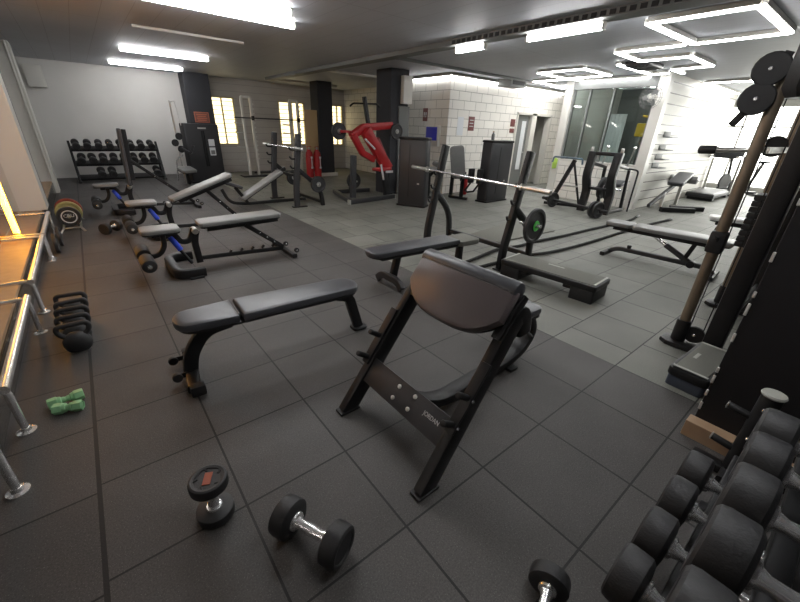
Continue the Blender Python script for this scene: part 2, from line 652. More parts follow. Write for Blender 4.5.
# front glazing at the far end
bm = B()
b2box(bm, XR, XR+.15, YN, 5.0, 2.55, H); b2box(bm, XR, XR+.15, YN, 5.0, 0, .12); b2box(bm, XR, XR+.15, 3.2, 12.5, 0, H)
struct('wall_end', bm, white_wall)
bm = B(); b2box(bm, XR+.05, XR+.06, YN, 3.2, .12, 2.55); w5 = struct('window_5', bm, thin_glass('front_glass', (.97, .98, .97, 1), 1.2))
bm = B()
for y in (-2.6, -1.4, -.2, 1.0, 2.2):
    b2box(bm, XR+.02, XR+.1, y, y+.06, .12, 2.55)
b2box(bm, XR+.02, XR+.1, YN, 3.2, .1, .16)
b2box(bm, XR+.02, XR+.1, YN, 3.2, 1.95, 2.0)
obj('window_frame', bm, steel, w5)
bm = B(); b2box(bm, XR+.2, 40, -14, 16, -.15, -.05); g = struct('ground', bm, mat('pavement', lin(190, 188, 182), .8, 0, .1, 3))
# left side: granite plinth, pillars, mirrors
bm = B(); b2box(bm, XL, -.36, YN, 9.9, 0, .22, .006); struct('baseboard_left', bm, granite)
bm = B(); b2box(bm, XL, -.37, YN, 9.9, .22, .25, .004); struct('trim_7', bm, wood)
bm = B(); b2box(bm, XL, -.31, 6.32, 6.68, .25, H, .008); struct('wall_pillar_front', bm, white_paint)
bm = B(); b2box(bm, XL, -.3, 9.75, 10.2, 0, H, .008); struct('wall_pillar_rear', bm, white_paint)
bm = B(); tube(bm, [(-.35, 9.72, .3), (-.35, 9.72, H)], .018, 8); struct('trim_8', bm, white_paint)
bm = B(); b2box(bm, -.37, -.31, 6.685, 6.78, .25, H, .005); struct('trim_9', bm, floor_grey)
for i, (a, c) in enumerate([(-2.6, -.6), (-.58, 1.8), (1.82, 4.1), (4.12, 6.3), (6.9, 9.7)]):
    bm = B(); b2box(bm, XL, XL+.012, a, c, .27, 2.2, .002)
    tag(obj('wall_mirror', bm, mirror), ['mirror panel on the left wall nearest the camera', 'mirror panel on the left wall above the near chrome rail', 'mirror panel on the left wall above the second chrome rail', 'mirror panel behind the glowing amber tube', 'mirror panel between the two white pillars'][i], 'mirror', 'wall mirrors along the left side')
bm = B(); b2box(bm, -.34, .0, 12.3, 12.5, 2.13, 2.6, .01)
j = tag(obj('junction_box', bm, white_paint), 'white metal box high on the grey back wall in the left corner', 'box')
# black pillar on the right, with wood-faced plinth
bm = B(); b2box(bm, 2.68, 4.6, YN, -1.05, 0, H, .004); struct('wall_pillar_black', bm, black_wall)
bm = B(); b2box(bm, 2.60, 2.68, YN, -1.03, 0, .1, .004); struct('baseboard_right', bm, wood)
bm = B()
for z, s in ((.18, .03), (.27, .022), (.36, .03), (.42, .02), (.62, .03), (.78, .04), (.86, .02), (1.05, .03), (1.3, .02)):
    box(bm, (2.678, -1.052, z), (.012, .012, s*1.6), .003)
tag(obj('paint_chip', bm, chip), 'pale chips in the black paint along the pillar edge', 'paint chips', None, 'stuff')
bm = B()
lathe(bm, (0, 0, 0), (0, 0, 1), [(0, .10), (.04, .125), (.3, .125), (.36, .1), (.36, 0)], 8)
sp = thing('wall_speaker', 'black angular loudspeaker high on the black pillar', 'speaker', (3.0, -.91, 1.72), .3)
obj('cabinet', bm, black, sp)
bm = B(); bmesh.ops.create_cube(bm, size=.06); bmesh.ops.scale(bm, vec=(1, 2, 1), verts=bm.verts); bmesh.ops.translate(bm, vec=(-.03, -.07, .15), verts=bm.verts); obj('bracket', bm, blackm, sp)

# ceiling furniture
bm = B()
b2box(bm, 5.0, 5.24, -2.6, 11.1, 2.68, 2.75)
co_ = tag(obj('cable_tray', bm, floor_grey), 'perforated metal cable tray running along the ceiling seam', 'cable tray')
bm = B()
for i in range(60):
    b2box(bm, 4.99, 5.0, -2.5+i*.1, -2.44+i*.1, 2.69, 2.735)
obj('slots', bm, blackm, co_)['kind'] = 'stuff'
bm = B(); b2box(bm, 5.08, 7.4, 11.06, 11.12, 2.7, H); struct('trim_10', bm, white_paint)
bm = B(); b2box(bm, 5.08, 7.4, 7.9, 7.96, 2.7, H); struct('trim_11', bm, white_paint)
bm = B(); b2box(bm, 5.08, 10, 5.2, 5.26, 2.7, H); struct('trim_12', bm, floor_grey)

def tube_light(x0, x1, y, label, lit=True):
    t = thing('tube_light', label, 'light', ((x0+x1)/2, y, H), 0, 'ceiling tube lights')
    L = (x1-x0)/2
    bm = B(); b2box(bm, -L, L, -.04, .04, -.012, 0, .004); obj('housing', bm, white_paint, t)
    bm = B(); b2box(bm, -L+.01, L-.01, -.033, .033, -.075, -.012, .014); obj('diffuser', bm, led if lit else white_paint, t)
    for s in (-1, 1):
        bm = B(); b2box(bm, s*L-.012, s*L+.012, -.034, .034, -.08, 0, .005); obj('end_cap', bm, white_paint, t)
    return t
tube_light(1.3, 2.86, 8.6, 'lit ceiling tube, upper of the close pair above the dumbbell rack')
tube_light(1.28, 2.84, 11.1, 'lit ceiling tube, lower of the close pair, nearest the back wall')
tube_light(1.3, 2.84, 6.25, 'unlit white ceiling tube between the lit ones on the left', False).scale = (1, .5, .45)
tube_light(1.1, 2.9, 4.34, 'large bright ceiling tube cut by the top edge of the picture')
tube_light(1.2, 2.6, 3.76, 'shorter bright ceiling tube just in front of the large one at the top')
def y_tube(x, y0, y1, label):
    t = tube_light(-(y1-y0)/2, (y1-y0)/2, 0, label)
    t.location = (x, (y0+y1)/2, 2.68)
    t.rotation_euler = (0, 0, PI/2)
y_tube(5.17, 2.96, 3.52, 'short lit tube under the cable tray')
y_tube(5.17, 1.28, 2.26, 'long lit tube under the cable tray, right of the short one')

def led_frame(name, label, pts, closed=False, loc=(0, 0, H), wd=.075):
    t = thing(name, label, 'light', loc, 0, 'linear LED lights on the right side')
    P = [V(p+(0,)) for p in pts]
    seg = list(zip(P, P[1:]+([P[0]] if closed else [])))
    if not closed:
        seg = seg[:len(P)-1]
    for a, c in seg:
        d_ = (c-a).normalized()*.0
        bm = B(); bar(bm, [a+V((0, 0, -.052))-d_, c+V((0, 0, -.052))+d_], wd, .024, (0, 0, 1), .006); obj('diffuser', bm, led_line, t)
        bm = B(); bar(bm, [a+V((0, 0, -.0245)), c+V((0, 0, -.0245))], wd+.024, .049, (0, 0, 1), .004); obj('housing', bm, white_paint, t)
    return t
led_frame('led_frame_light', 'rectangular LED frame light at the top right, largest and nearest', [(5.66, 1.02), (5.66, .05), (7.1, .03), (7.1, .98)], True)
led_frame('led_zigzag_light', 'stepped zigzag LED light behind the large rectangle', [(7.1, .98+.1), (7.1, 1.98), (8.05, 2.0), (8.05, 1.28), (9.2, 1.28), (9.3, 1.9), (9.85, 1.9)])
led_frame('led_hook_light', 'short bent LED light beside the zigzag one', [(8.2, 2.42), (9.7, 2.42), (9.7, 2.1)])
led_frame('led_frame_light', 'small rectangular LED frame light in front of the white block wall', [(8.3, 4.1), (8.3, 3.1), (9.4, 3.1), (9.4, 4.1)], True)
led_frame('led_hook_light', 'bent LED light over the passage, nearest the glazed booth', [(9.5, 5.0), (9.5, 4.0), (10.6, 4.0)][::-1]+[(10.4, 5.0)])
led_frame('led_hook_light', 'pointed LED light over the planked white wall', [(14.6, 2.0), (11.7, 2.0), (11.7, 1.2), (14.6, .9)])
led_frame('led_strip', 'LED strip along the top of the white block walls', [(7.42, 7.5), (7.42, 5.82), (12.4, 5.82)], False, (0, 0, H-.02), .035)
led_frame('led_strip', 'thin LED strip along the top of the glazed booth', [(9.93, 3.9), (9.93, 2.5)], False, (0, 0, H-.02), .035)
bl = thing('booth_fill_light', 'added fill tube inside the glazed booth', 'light', (11.5, 3.2, H))  # added lamp that brightens the booth interior
bm = B(); b2box(bm, -.6, .6, -.03, .03, -.06, 0, .01); obj('diffuser', bm, led_soft, bl)
bl = thing('corridor_light', 'bright ceiling panel in the passage by the doors', 'light', (11.2, 5.1, H))
bm = B(); b2box(bm, -.3, .3, -.3, .3, -.03, 0, .01); obj('diffuser', bm, led_soft, bl)
bm = B(); b2box(bm, -.32, .32, -.32, .32, -.015, 0, .003); obj('frame', bm, white_paint, bl)
# warm tube by the mirrors
t = thing('amber_tube_light', 'glowing amber tube standing upright before the left mirrors', 'light', (-.5, 4.65, .25))
bm = B(); cyl(bm, (0, 0, .06), (0, 0, 2.2), .028, 12); obj('glow_tube', bm, led_warm, t)
bm = B(); cyl(bm, (0, 0, 0), (0, 0, .06), .035, 12, .008); obj('base', bm, steel, t)
bm = B(); b2box(bm, -.02, .02, .03, .05, .05, 2.2); obj('backing', bm, white_paint, t)
# air conditioner and vents
t = thing('ceiling_cassette', 'dark ceiling air unit between the LED zigzags', 'air conditioner', (8.62, 2.15, H))
bm = B(); slab(bm, rrect(.7, .42, .05), -.08, 0, .02); obj('body', bm, grey_frame, t)
bm = B()
for i in range(6):
    b2box(bm, -.28, .28, -.17+i*.06, -.14+i*.06, -.088, -.08)
obj('grille', bm, blackm, t)
t = thing('ceiling_duct', 'dark duct box at the ceiling above the white block wall', 'duct', (9.3, 5.5, H))
bm = B(); b2box(bm, -.32, .32, -.2, .2, -.17, 0, .01); obj('body', bm, floor_grey, t)
bm = B(); b2box(bm, -.24, .24, -.21, -.2, -.13, -.04); obj('grille', bm, blackm, t)

# ================================================================ GENERIC GYM KIT
def dumbbell(label, group, r=.085, hl=.1, L=.34, hr=.016, cat='dumbbell', name='dumbbell', headm=None, ringm=None, logo=False, n=28):
    hr *= 1.12
    "axis along local x, centre at origin"
    headm = headm or rubber
    t = thing(name, label, cat, (0, 0, 0), 0, group)
    a = L/2
    bm = B(); lathe(bm, (-a+hl*.8, 0, 0), (1, 0, 0), [(0, hr*1.25), (.03, hr*1.25), (.045, hr*.92), ((L-1.6*hl)/2, hr*1.08), (L-1.6*hl-.045, hr*.92), (L-1.6*hl-.03, hr*1.25), (L-1.6*hl, hr*1.25)], 16)
    obj('handle', bm, chrome, t)
    for s in (-1, 1):
        bm = B()
        e = hl*.16
        lathe(bm, (s*(a-hl), 0, 0), (s, 0, 0), [(0, r*.55), (.004, r*.86), (e, r*.985), (e*1.6, r), (hl-e*1.6, r), (hl-e*.6, r*.96), (hl-.002, r*.86), (hl-.004, r*.72), (hl-.008, r*.7), (hl-.008, 0)], n)
        h = obj('head', bm, headm, t)
        bm = B(); lathe(bm, (s*(a-hl-.012), 0, 0), (s, 0, 0), [(0, hr*1.3), (.004, hr*1.7), (.016, hr*1.9)], 16)
        obj('collar', bm, chrome, h)
        if ringm:
            bm = B(); lathe(bm, (s*(a-.009), 0, 0), (s, 0, 0), [(0, r*.4), (0, r*.66), (.003, r*.66), (.003, r*.4)], 20, True)
            obj('face_ring', bm, ringm, h)
    return t

def plate_disc(label, group, r, th, m, hubm=None, hole=.026, name='weight_plate', cat='weight plate'):
    "disc with axis along local y, centre at origin"
    t = thing(name, label, cat, (0, 0, 0), 0, group)
    bm = B()
    lathe(bm, (0, -th/2, 0), (0, 1, 0), [(0, hole), (0, r*.28), (th*.22, r*.34), (th*.25, r*.76), (0, r*.83), (0, r*.96), (th*.2, r), (th*.8, r), (th, r*.96), (th, r*.83), (th*.75, r*.76), (th*.78, r*.34), (th, r*.28), (th, hole)], 36, True)
    d = obj('disc', bm, m, t)
    if hubm:
        for s in (-1, 1):
            bm = B(); lathe(bm, (0, s*th*.5, 0), (0, s, 0), [(0, hole), (0, r*.3), (.004, r*.29), (.004, hole)], 24, True)
            obj('hub', bm, hubm, t)
    return t

def wheel(bm, p, d, r, w):
    p, d = V(p), V(d).normalized()
    lathe(bm, p-d*w/2, d, [(0, r*.5), (0, r*.92), (w*.2, r), (w*.8, r), (w, r*.92), (w, r*.5)], 18)

def pad(name, parent, M, lx, ly, th, m, c=.04, e=.016, seam=True, out=None):
    "upholstered pad, local z up, base at z=0; board underneath"
    o = out or rrect(lx, ly, c)
    bm = B(); slab(bm, o, .012, th, e, M, .003)
    p = obj(name, bm, m, parent)
    bm = B(); slab(bm, [q*.97 for q in [V((a[0], a[1])) for a in o]], 0, .014, 0, M)
    obj('board', bm, blackm, p)
    return p

# ================================================================ PREACHER CURL BENCH (foreground)
pb = thing('preacher_bench', 'black preacher curl bench with a sloping brown-black arm pad, in the foreground centre', 'weight bench', (1.17, -.08, 0))
oY = -.02
def P(x, y, z):
    return V((x-1.17, y+.08, z))
for s, y0, nm in ((1, .26, 'left'), (-1, -.42, 'right')):
    bm = B()
    pts = fillet([P(1.165, y0, 0.0), P(1.66, y0-s*.02, .69), P(1.735, y0-s*.025, .765), P(1.775, y0-s*.025, .70), P(1.78, y0-s*.025, .64)], .07, 6)
    bar(bm, pts, .1, .056, (0, 1, 0), .012)
    lg = obj('leg', bm, black, pb)
    bm = B(); box(bm, P(1.175, y0, .008), (.13, .066, .016), .004); obj('foot_cap', bm, rubber_d, lg)
    # bar catch
    bm = B()
    dv = V((.535, 0, .74)).normalized(); nv = V((-.81, 0, .585))
    base = P(1.165, y0, 0)+dv*.47+nv*.06
    M = axes(base, dv, (0, 1, 0))
    box(bm, (.02, 0, s*.0), (.36, .016, .05), .003, M)
    c0 = obj('bar_catch', bm, black, pb)
    for q in (-.12, .02):
        bm = B()
        a = base+dv*q
        cyl(bm, a, a+nv*.09, .016, 14, .005)
        obj('hook', bm, blackm, c0)
        bm = B(); bolt(bm, a+V((0, s*.028, 0)), (0, s, 0), .008, .006); obj('bolt', bm, chrome, c0)
# cross plate with lettering and four bolts
dv = V((.535, 0, .74)).normalized(); nv = V((-.81, 0, .585))
pc = P(1.165, -.08, 0)+dv*.29+nv*.03
M = axes(pc, (0, -1, 0), nv)
bm = B(); box(bm, (0, 0, 0), (.64, .15, .012), .003, M)
pl = obj('cross_plate', bm, grey_frame, pb)
bm = B(); box(bm, (0, 0, -.02), (.62, .04, .04), .004, M); obj('cross_rib', bm, black, pl)
for q in ((-.03, .035), (.09, .045), (-.035, -.035), (.085, -.03)):
    bm = B(); bolt(bm, M @ V((q[0]-.02, q[1], .006)), nv, .012, .009); obj('bolt', bm, white_paint, pl)
Mt = M @ Matrix.Translation((.21, .012, .0065))
text('logo', 'JORDAN', .032, Mt @ Matrix.Scale(.86, 4, (1, 0, 0)), grey_print, pl)
# arm pad, lying on the legs' upper run
M = axes(P(1.635, -.105, .752), (0, -1, 0), (-.79, 0, .61))
o = []
W2, h2 = .312, .135
for a, c in [(-W2+.01, h2), (W2-.01, h2), (W2, h2-.015), (W2, -.03)]:
    o.append(V((a, c)))
for i in range(1, 15):
    t = i/14
    ang = -PI/2*0
    x = W2*(1-2*t)
    o.append(V((x, -.03-.125*(1-abs(2*t-1)**3.2))))
o += [V((-W2, h2-.015))]
bm = B(); slab(bm, o, .012, .085, .03, M)
ap = obj('arm_pad', bm, vinyl_worn_sheen, pb)
bm = B(); slab(bm, [q*.96 for q in o], 0, .014, 0, M); obj('board', bm, blackm, ap)
bm = B()
# rounded upper roll of the pad
a0, a1 = M @ V((-W2+.004, h2-.004, .041)), M @ V((W2-.004, h2-.004, .041))
cyl(bm, a0, a1, .049, 24, .016)
obj('pad_roll', bm, vinyl, ap)
for s in (-1, 1):
    bm = B(); box(bm, (s*.29, .02, -.02), (.05, .24, .05), .006, M); obj('pad_bracket', bm, black, ap)
# floor beam, curved rear post and seat
bm = B()
pts = fillet([P(1.36, -.06, .2), P(1.62, -.05, .06), P(2.3, -.02, .06), P(2.5, 0, .08), P(2.6, 0, .2), P(2.52, 0, .35), P(2.38, 0, .385)], .12, 6)
bar(bm, pts, .06, .1, (0, 1, 0), .012)
obj('floor_beam', bm, black, pb)
bm = B(); box(bm, P(2.32, 0, .012), (.08, .2, .024), .008); obj('rear_foot', bm, black, pb)
M = axes(P(2.36, .01, .40), (1, 0, 0), (-.12, 0, 1))
pad('seat', pb, M, .3, .27, .07, vinyl, .06, .02)
bm = B(); box(bm, P(2.38, 0, .385), (.22, .12, .05), .008); obj('seat_bracket', bm, grey_frame, pb)
bm = B(); tube(bm, [P(2.3, -.05, .38), P(2.28, -.2, .34)], .011, 8); obj('adjust_lever', bm, blackm, pb)

# ================================================================ FLAT BENCH (foreground left)
fb = thing('flat_bench', 'black flat bench with two-piece pad standing left of the preacher bench', 'weight bench', (1.1, 1.1, 0), math.radians(-3))
def bench_out(x0, x1, w0, w1, round0, round1):
    o = []
    for i in range(9):
        t = -PI/2+PI*i/8
        if round1:
            o.append(V((x1-w1*.5*.7+math.cos(t)*w1*.35, math.sin(t)*w1*.5)))
    if not round1:
        o += [V((x1, -w1/2)), V((x1, w1/2))]
    if round0:
        for i in range(9):
            t = PI/2+PI*i/8
            o.append(V((x0+w0*.5*.7+math.cos(t)*w0*.35, math.sin(t)*w0*.5)))
    else:
        o += [V((x0, w0/2)), V((x0, -w0/2))]
    return o
Mz = Matrix.Translation((0, 0, .365))
pad('seat_pad', fb, Mz, 0, 0, .065, vinyl, out=bench_out(-.62, -.262, .25, .285, True, False))
pad('back_pad', fb, Mz, 0, 0, .065, vinyl, out=bench_out(-.238, .64, .285, .25, False, True))
bm = B(); bar(bm, [(-.45, 0, .335), (.56, 0, .335)], .07, .05, (0, 0, 1), .008); obj('spine', bm, black, fb)
bm = B(); bar(bm, fillet([(-.3, 0, .34), (-.46, 0, .32), (-.56, 0, .18), (-.585, 0, .045)], .16, 7), .085, .06, (0, 1, 0), .01); obj('leg', bm, black, fb)
bm = B(); bar(bm, fillet([(.48, 0, .335), (.58, 0, .31), (.66, 0, .02)], .08, 5), .08, .055, (0, 1, 0), .01); lg = obj('leg', bm, black, fb)
bm = B(); slab(bm, rrect(.13, .12, .04), 0, .025, .008, Matrix.Translation((.665, 0, 0))); obj('foot_plate', bm, blackm, lg)
bm = B(); bar(bm, [(-.595, -.2, .04), (-.56, .25, .04)], .075, .055, (0, 0, 1), .012)
cf = obj('cross_foot', bm, black, fb)
for y in (-.21, .26):
    bm = B(); box(bm, (-.578 if y < 0 else -.56, y, .035), (.085, .06, .07), .012); obj('foot_cap', bm, rubber_d, cf)
for y in (-.05, .17):
    bm = B(); wheel(bm, (-.665, y+.01, .05), (0, 1, 0), .03, .03); wh = obj('wheel', bm, rubber_d, fb)
    bm = B(); box(bm, (-.62, y+.012, .055), (.1, .012, .035), .004); obj('wheel_bracket', bm, black, wh)

# ================================================================ BENCH PRESS STATION (middle)
bp = thing('bench_press_rack', 'black flat bench press station with two leaning uprights in the middle of the floor', 'weight bench', (3.4, 1.9, 0))
O = V((3.4, 1.9, 0))
def Q(x, y, z):
    return V((x, y, z))-O
M = Matrix.Translation(Q(2.86, 1.6, .365)) @ Matrix.Rotation(math.radians(-3), 4, 'Z')
pad('bench_pad', bp, M, 0, 0, .065, vinyl, out=bench_out(-.62, .50, .26, .27, True, False))
M = Matrix.Translation(Q(3.52, 1.565, .345)) @ Matrix.Rotation(math.radians(-3), 4, 'Z')
bm = B(); slab(bm, rrect(.32, .3, .05), 0, .06, .012, M); obj('foot_platform', bm, step_top, bp)
bm = B(); bar(bm, [Q(3.5, 1.57, .34), Q(3.5, 1.57, .0)], .07, .07, (0, 1, 0), .01); obj('leg', bm, black, bp)
bm = B(); bar(bm, [Q(2.4, 1.63, .335), Q(3.62, 1.56, .335)], .07, .055, (0, 0, 1), .008); obj('spine', bm, grey_frame, bp)
bm = B(); bar(bm, [Q(2.62, 1.63, .33), Q(2.56, 1.63, .09)], .075, .055, (0, 1, 0), .008); lg = obj('leg', bm, black, bp)
bm = B(); bar(bm, fillet([Q(2.52, 1.42, .03), Q(2.52, 1.5, .1), Q(2.52, 1.76, .1), Q(2.52, 1.84, .03)], .06, 4), .08, .05, (1, 0, 0), .01); obj('arched_foot', bm, grey_frame, lg)
for y, s, yb in ((2.62, 1, 2.6), (1.29, -1, 1.2)):
    bm = B()
    bar(bm, fillet([Q(3.96, y, .0), Q(3.96, y, .22), Q(4.2, y, 1.34)], .12, 5), .105, .06, (0, 1, 0), .01)
    u_ = obj('upright', bm, black, bp)
    bm = B(); box(bm, Q(3.97, y, .01), (.16, .12, .02), .006); obj('foot_plate', bm, black, u_)
    for z in (.62, .8, .98):
        xx = 3.96+(z-.22)*.214
        bm = B()
        tube(bm, fillet([Q(xx, y-.01, z), Q(xx-.1, y-.01, z-.015), Q(xx-.125, y-.01, z+.035)], .025), .015, 8)
        obj('bar_hook', bm, black, u_)
    bm = B()
    bar(bm, fillet([Q(4.06, y, .74), Q(4.36, yb, .45), Q(4.4, yb, .0)], .2, 6), .08, .055, (0, 1, 0), .01)
    br = obj('rear_brace', bm, black, bp)
    bm = B(); box(bm, Q(4.4, yb, .01), (.14, .1, .02), .006); obj('foot_plate', bm, black, br)
bm = B(); bar(bm, [Q(4.4, 1.2, .14), Q(4.4, 2.6, .14)], .06, .06, (0, 0, 1), .008); obj('cross_member', bm, black, bp)
bm = B(); cyl(bm, Q(4.17, 1.26, .57), Q(4.17, .98, .57), .02, 14, .004); obj('storage_peg', bm, chrome, bp)
def barbell(label, L, shaft, sl, r=.014, rs=.025, group=None):
    "axis along local y"
    t = thing('barbell', label, 'barbell', (0, 0, 0), 0, group)
    bm = B(); cyl(bm, (0, -L/2+sl*.5, 0), (0, L/2-sl*.5, 0), r, 14); obj('shaft', bm, shaft, t)
    for s in (-1, 1):
        bm = B(); lathe(bm, (0, s*(L/2-sl), 0), (0, s, 0), [(0, rs*1.5), (.03, rs*1.5), (.03, rs), (sl-.004, rs), (sl, rs*.8), (sl, 0)], 16)
        obj('sleeve', bm, steel, t)
    return t
b_ = barbell('long chrome barbell racked across the uprights of the middle bench press', 2.42, chrome, .38)
b_.location = (4.0, 1.99, 1.005); b_.rotation_euler = (math.radians(.6), 0, math.radians(-5))
p_ = plate_disc('black weight plate with a green hub hung on the bench press side peg', None, .2, .045, rubber, green_hub)
p_.location = (4.17, 1.06, .565)

# ================================================================ ADJUSTABLE BENCHES (left)
def adj_bench(label, loc, incline, group='adjustable benches in a row on the left'):
    t = thing('adjustable_bench', label, 'weight bench', loc, 0, group)
    # local: x along bench, y centre 0
    bm = B()
    sweep(bm, fillet([(.27, -.3, .05), (.01, -.3, .05), (.01, .36, .05), (.27, .36, .05)], .14, 6), rect(.09, .1, .02), (0, 0, 1))
    bs = obj('base_shroud', bm, black, t)
    bm = B(); box(bm, (.17, -.33, .01), (.14, .1, .02), .006); box(bm, (.17, .39, .01), (.14, .1, .02), .006); obj('foot_pad', bm, rubber_d, bs)
    bm = B(); bar(bm, fillet([(.29, .03, .05), (.275, .03, .3), (.31, .03, .42)], .1), .07, .055, (0, 1, 0), .01); obj('pivot_post', bm, black, t)
    bm = B(); bar(bm, fillet([(-.12, .03, .42), (.09, .03, .42), (.14, .03, .31), (.23, .03, .31), (.29, .03, .44)], .1, 6), .06, .045, (0, 1, 0), .01); obj('neck_bracket', bm, black, t)
    bm = B(); cyl(bm, (.295, -.03, .42), (.295, .09, .42), .034, 14, .006); obj('pivot', bm, steel, t)
    # blue gas spring
    bm = B(); cyl(bm, (.05, .03, .38), (.12, -.01, .23), .03, 14, .006); gs = obj('gas_spring', bm, blue_p, t)
    bm = B(); cyl(bm, (.11, -.01, .24), (.2, -.03, .07), .017, 12); obj('rod', bm, black, gs)
    # seat
    M = axes((-.03, .02, .44), (1, 0, 0), (-.03, 0, 1))
    pad('seat_pad', t, M, .36, .29, .055, vinyl_pale, .06, .016)
    # leg rollers on a curved arm
    bm = B(); bar(bm, fillet([(-.02, .0, .42), (-.02, .0, .3), (-.08, .0, .21), (-.2, .0, .2)], .09, 5), .05, .05, (0, 1, 0), .01)
    ra = obj('roller_arm', bm, black, t)
    bm = B(); cyl(bm, (-.22, -.36, .2), (-.22, .4, .2), .012, 10); obj('axle', bm, chrome, ra)
    for a, c in ((-.34, -.06), (.07, .35)):
        bm = B(); cyl(bm, (-.22, a, .2), (-.22, c, .2), .068, 20, .016); ro = obj('foam_roller', bm, rubber_d, ra)
        s = -1 if a < 0 else 1
        bm = B(); cyl(bm, (-.22, a if s < 0 else c, .2), (-.22, (a if s < 0 else c)+s*.02, .2), .022, 12, .004); obj('end_cap', bm, chrome, ro)
    # back pad
    ca, sa = math.cos(incline), math.sin(incline)
    o = V((.345, .03, .455))
    dx = V((ca, 0, sa)); dn = V((-sa, 0, ca))
    M = axes(o+dx*.46+dn*.0, dx, dn)
    pad('back_pad', t, M, 1.0, .3, .06, vinyl_pale if incline < 1.2 else vinyl, out=[V((-.47, -.11)), V((-.44, -.14)), V((.42, -.15)), V((.45, -.12)), V((.45, .12)), V((.42, .15)), V((-.44, .14)), V((-.47, .11))])
    bm = B(); bar(bm, [o+dx*.08-dn*.035, o+dx*.9-dn*.035], .06, .045, (0, 1, 0), .008); obj('back_frame', bm, black, t)
    # support strut down to the rear foot
    at = o+dx*(.5 if incline < 1.2 else .4)-dn*.05
    bm = B(); bar(bm, [at, V((1.28, .03, .08))], .055, .05, (0, 1, 0), .008); st = obj('support_strut', bm, black, t)
    for q in (.35, .55, .75):
        p = at.lerp(V((1.28, .03, .08)), q)
        bm = B(); bolt(bm, p+V((0, -.026, 0)), (0, -1, 0), .01, .008); obj('bolt', bm, chrome, st)
    bm = B(); bar(bm, fillet([(.27, .03, .1), (.6, .03, .09), (1.28, .03, .06)], .1), .05, .045, (0, 1, 0), .008)
    rl = obj('base_rail', bm, black, t)
    for i in range(5):
        bm = B(); bar(bm, [(.62+i*.13, .03, .1), (.65+i*.13, .03, .135)], .02, .04, (0, 1, 0), .004); obj('notch', bm, black, rl)
    bm = B(); bar(bm, [(1.30, -.3, .035), (1.30, .38, .035)], .06, .05, (0, 0, 1), .01); rf = obj('rear_foot', bm, black, t)
    for y in (-.22, .12):
        bm = B(); wheel(bm, (1.36, y, .08), (0, 1, 0), .032, .03); wh = obj('wheel', bm, rubber_d, rf)
        bm = B(); bolt(bm, (1.36, y-.015, .08), (0, -1, 0), .012, .008); obj('axle_cap', bm, chrome, wh)
    return t
adj_bench('adjustable bench with its back pad set flat, nearest of the three on the left', (.77, 3.3, 0), math.radians(1.5))
adj_bench('adjustable bench with its back pad raised at a slant, middle of three on the left', (.79, 5.0, 0), math.radians(20))
adj_bench('adjustable bench with its back pad upright, in front of the far dumbbell rack', (.50, 7.0, 0), math.radians(87))

# ================================================================ LEFT EDGE: chrome rails, plates, kettlebells
def rail(label, y0, y1):
    t = thing('chrome_rail', label, 'rail', (-.28, (y0+y1)/2, 0), 0, 'chrome guard rails along the mirrors')
    h = (y1-y0)/2
    bm = B(); tube(bm, [(0, -h, .29), (0, h, .29)], .024, 16); obj('top_tube', bm, chrome, t)
    for s in (-1, 1):
        y = s*(h-.03)
        bm = B(); tube(bm, fillet([(-.325, y, .29), (0, y, .29), (0, y, 0)], .05, 6), .017, 14)
        lg = obj('leg', bm, chrome, t)
        bm = B(); lathe(bm, (0, y, 0), (0, 0, 1), [(0, .042), (.008, .042), (.014, .024), (.03, .02)], 20); obj('foot_flange', bm, chrome, lg)
rail('chrome guard rail nearest the camera, only its end post in view', -.9, .70)
rail('chrome guard rail beside the pair of green dumbbells', 1.09, 2.42)
rail('chrome guard rail between the kettlebell row and the amber tube', 2.78, 4.42)
rail('farthest chrome guard rail, beside the coloured weight plates', 4.48, 5.85)

# coloured plates standing in a low floor rack
t = thing('plate_rack', 'low floor rack holding the coloured weight plates by the white pillar', 'plate rack', (-.08, 6.2, 0))
for x in (-.14, .14):
    bm = B(); tube(bm, fillet([(x, -.42, .0), (x*.7, -.36, .05), (x*.7, .36, .05), (x, .42, 0)], .03), .014, 10); obj('side_rail', bm, steel, t)
for y in (-.3, .0, .3):
    bm = B(); tube(bm, [(-.1, y, .04), (.1, y, .04)], .01, 8); obj('cross_bar', bm, steel, t)
gp = [('black weight plate with a white ring, nearest of the plates by the white pillar', .14, .06, rubber, -.24),
      ('yellow-green weight plate between the black and the red ones', .16, .05, mat('olive_rubber', lin(150, 146, 96), .6, 0, .15, 20), -.02),
      ('red weight plate, farthest of the plates by the white pillar', .165, .05, mat('brick_red_rubber', lin(138, 62, 48), .6, 0, .15, 20), .2)]
for lb, r, th, m_, dy in gp:
    p_ = plate_disc(lb, 'weight plates by the white pillar', r, th, m_)
    p_.location = (-.08, 6.2+dy, .055+r)
    if dy == -.24:
        bm = B(); lathe(bm, (0, -th/2-.0005, 0), (0, -1, 0), [(0, r*.56), (.001, r*.56), (.001, r*.66), (0, r*.66)], 30, True); obj('white_ring', bm, grey_print, p_)
        M = axes((0, -th/2-.001, .012), (1, 0, 0), (0, -1, 0))
        text('lettering', 'CRU', .062, M, grey_print, p_, .0006)
for q, lb, a in [((-.215, 4.72, .128), 'small black plate leaning by the chrome rail under the amber tube', .25), ((-.19, 5.05, .128), 'small black plate behind another by the chrome rail', .2)]:
    p_ = plate_disc(lb, 'small plates by the chrome rail', .125, .035, rubber)
    p_.location = q
    p_.rotation_euler = (0, a*.4, PI/2)

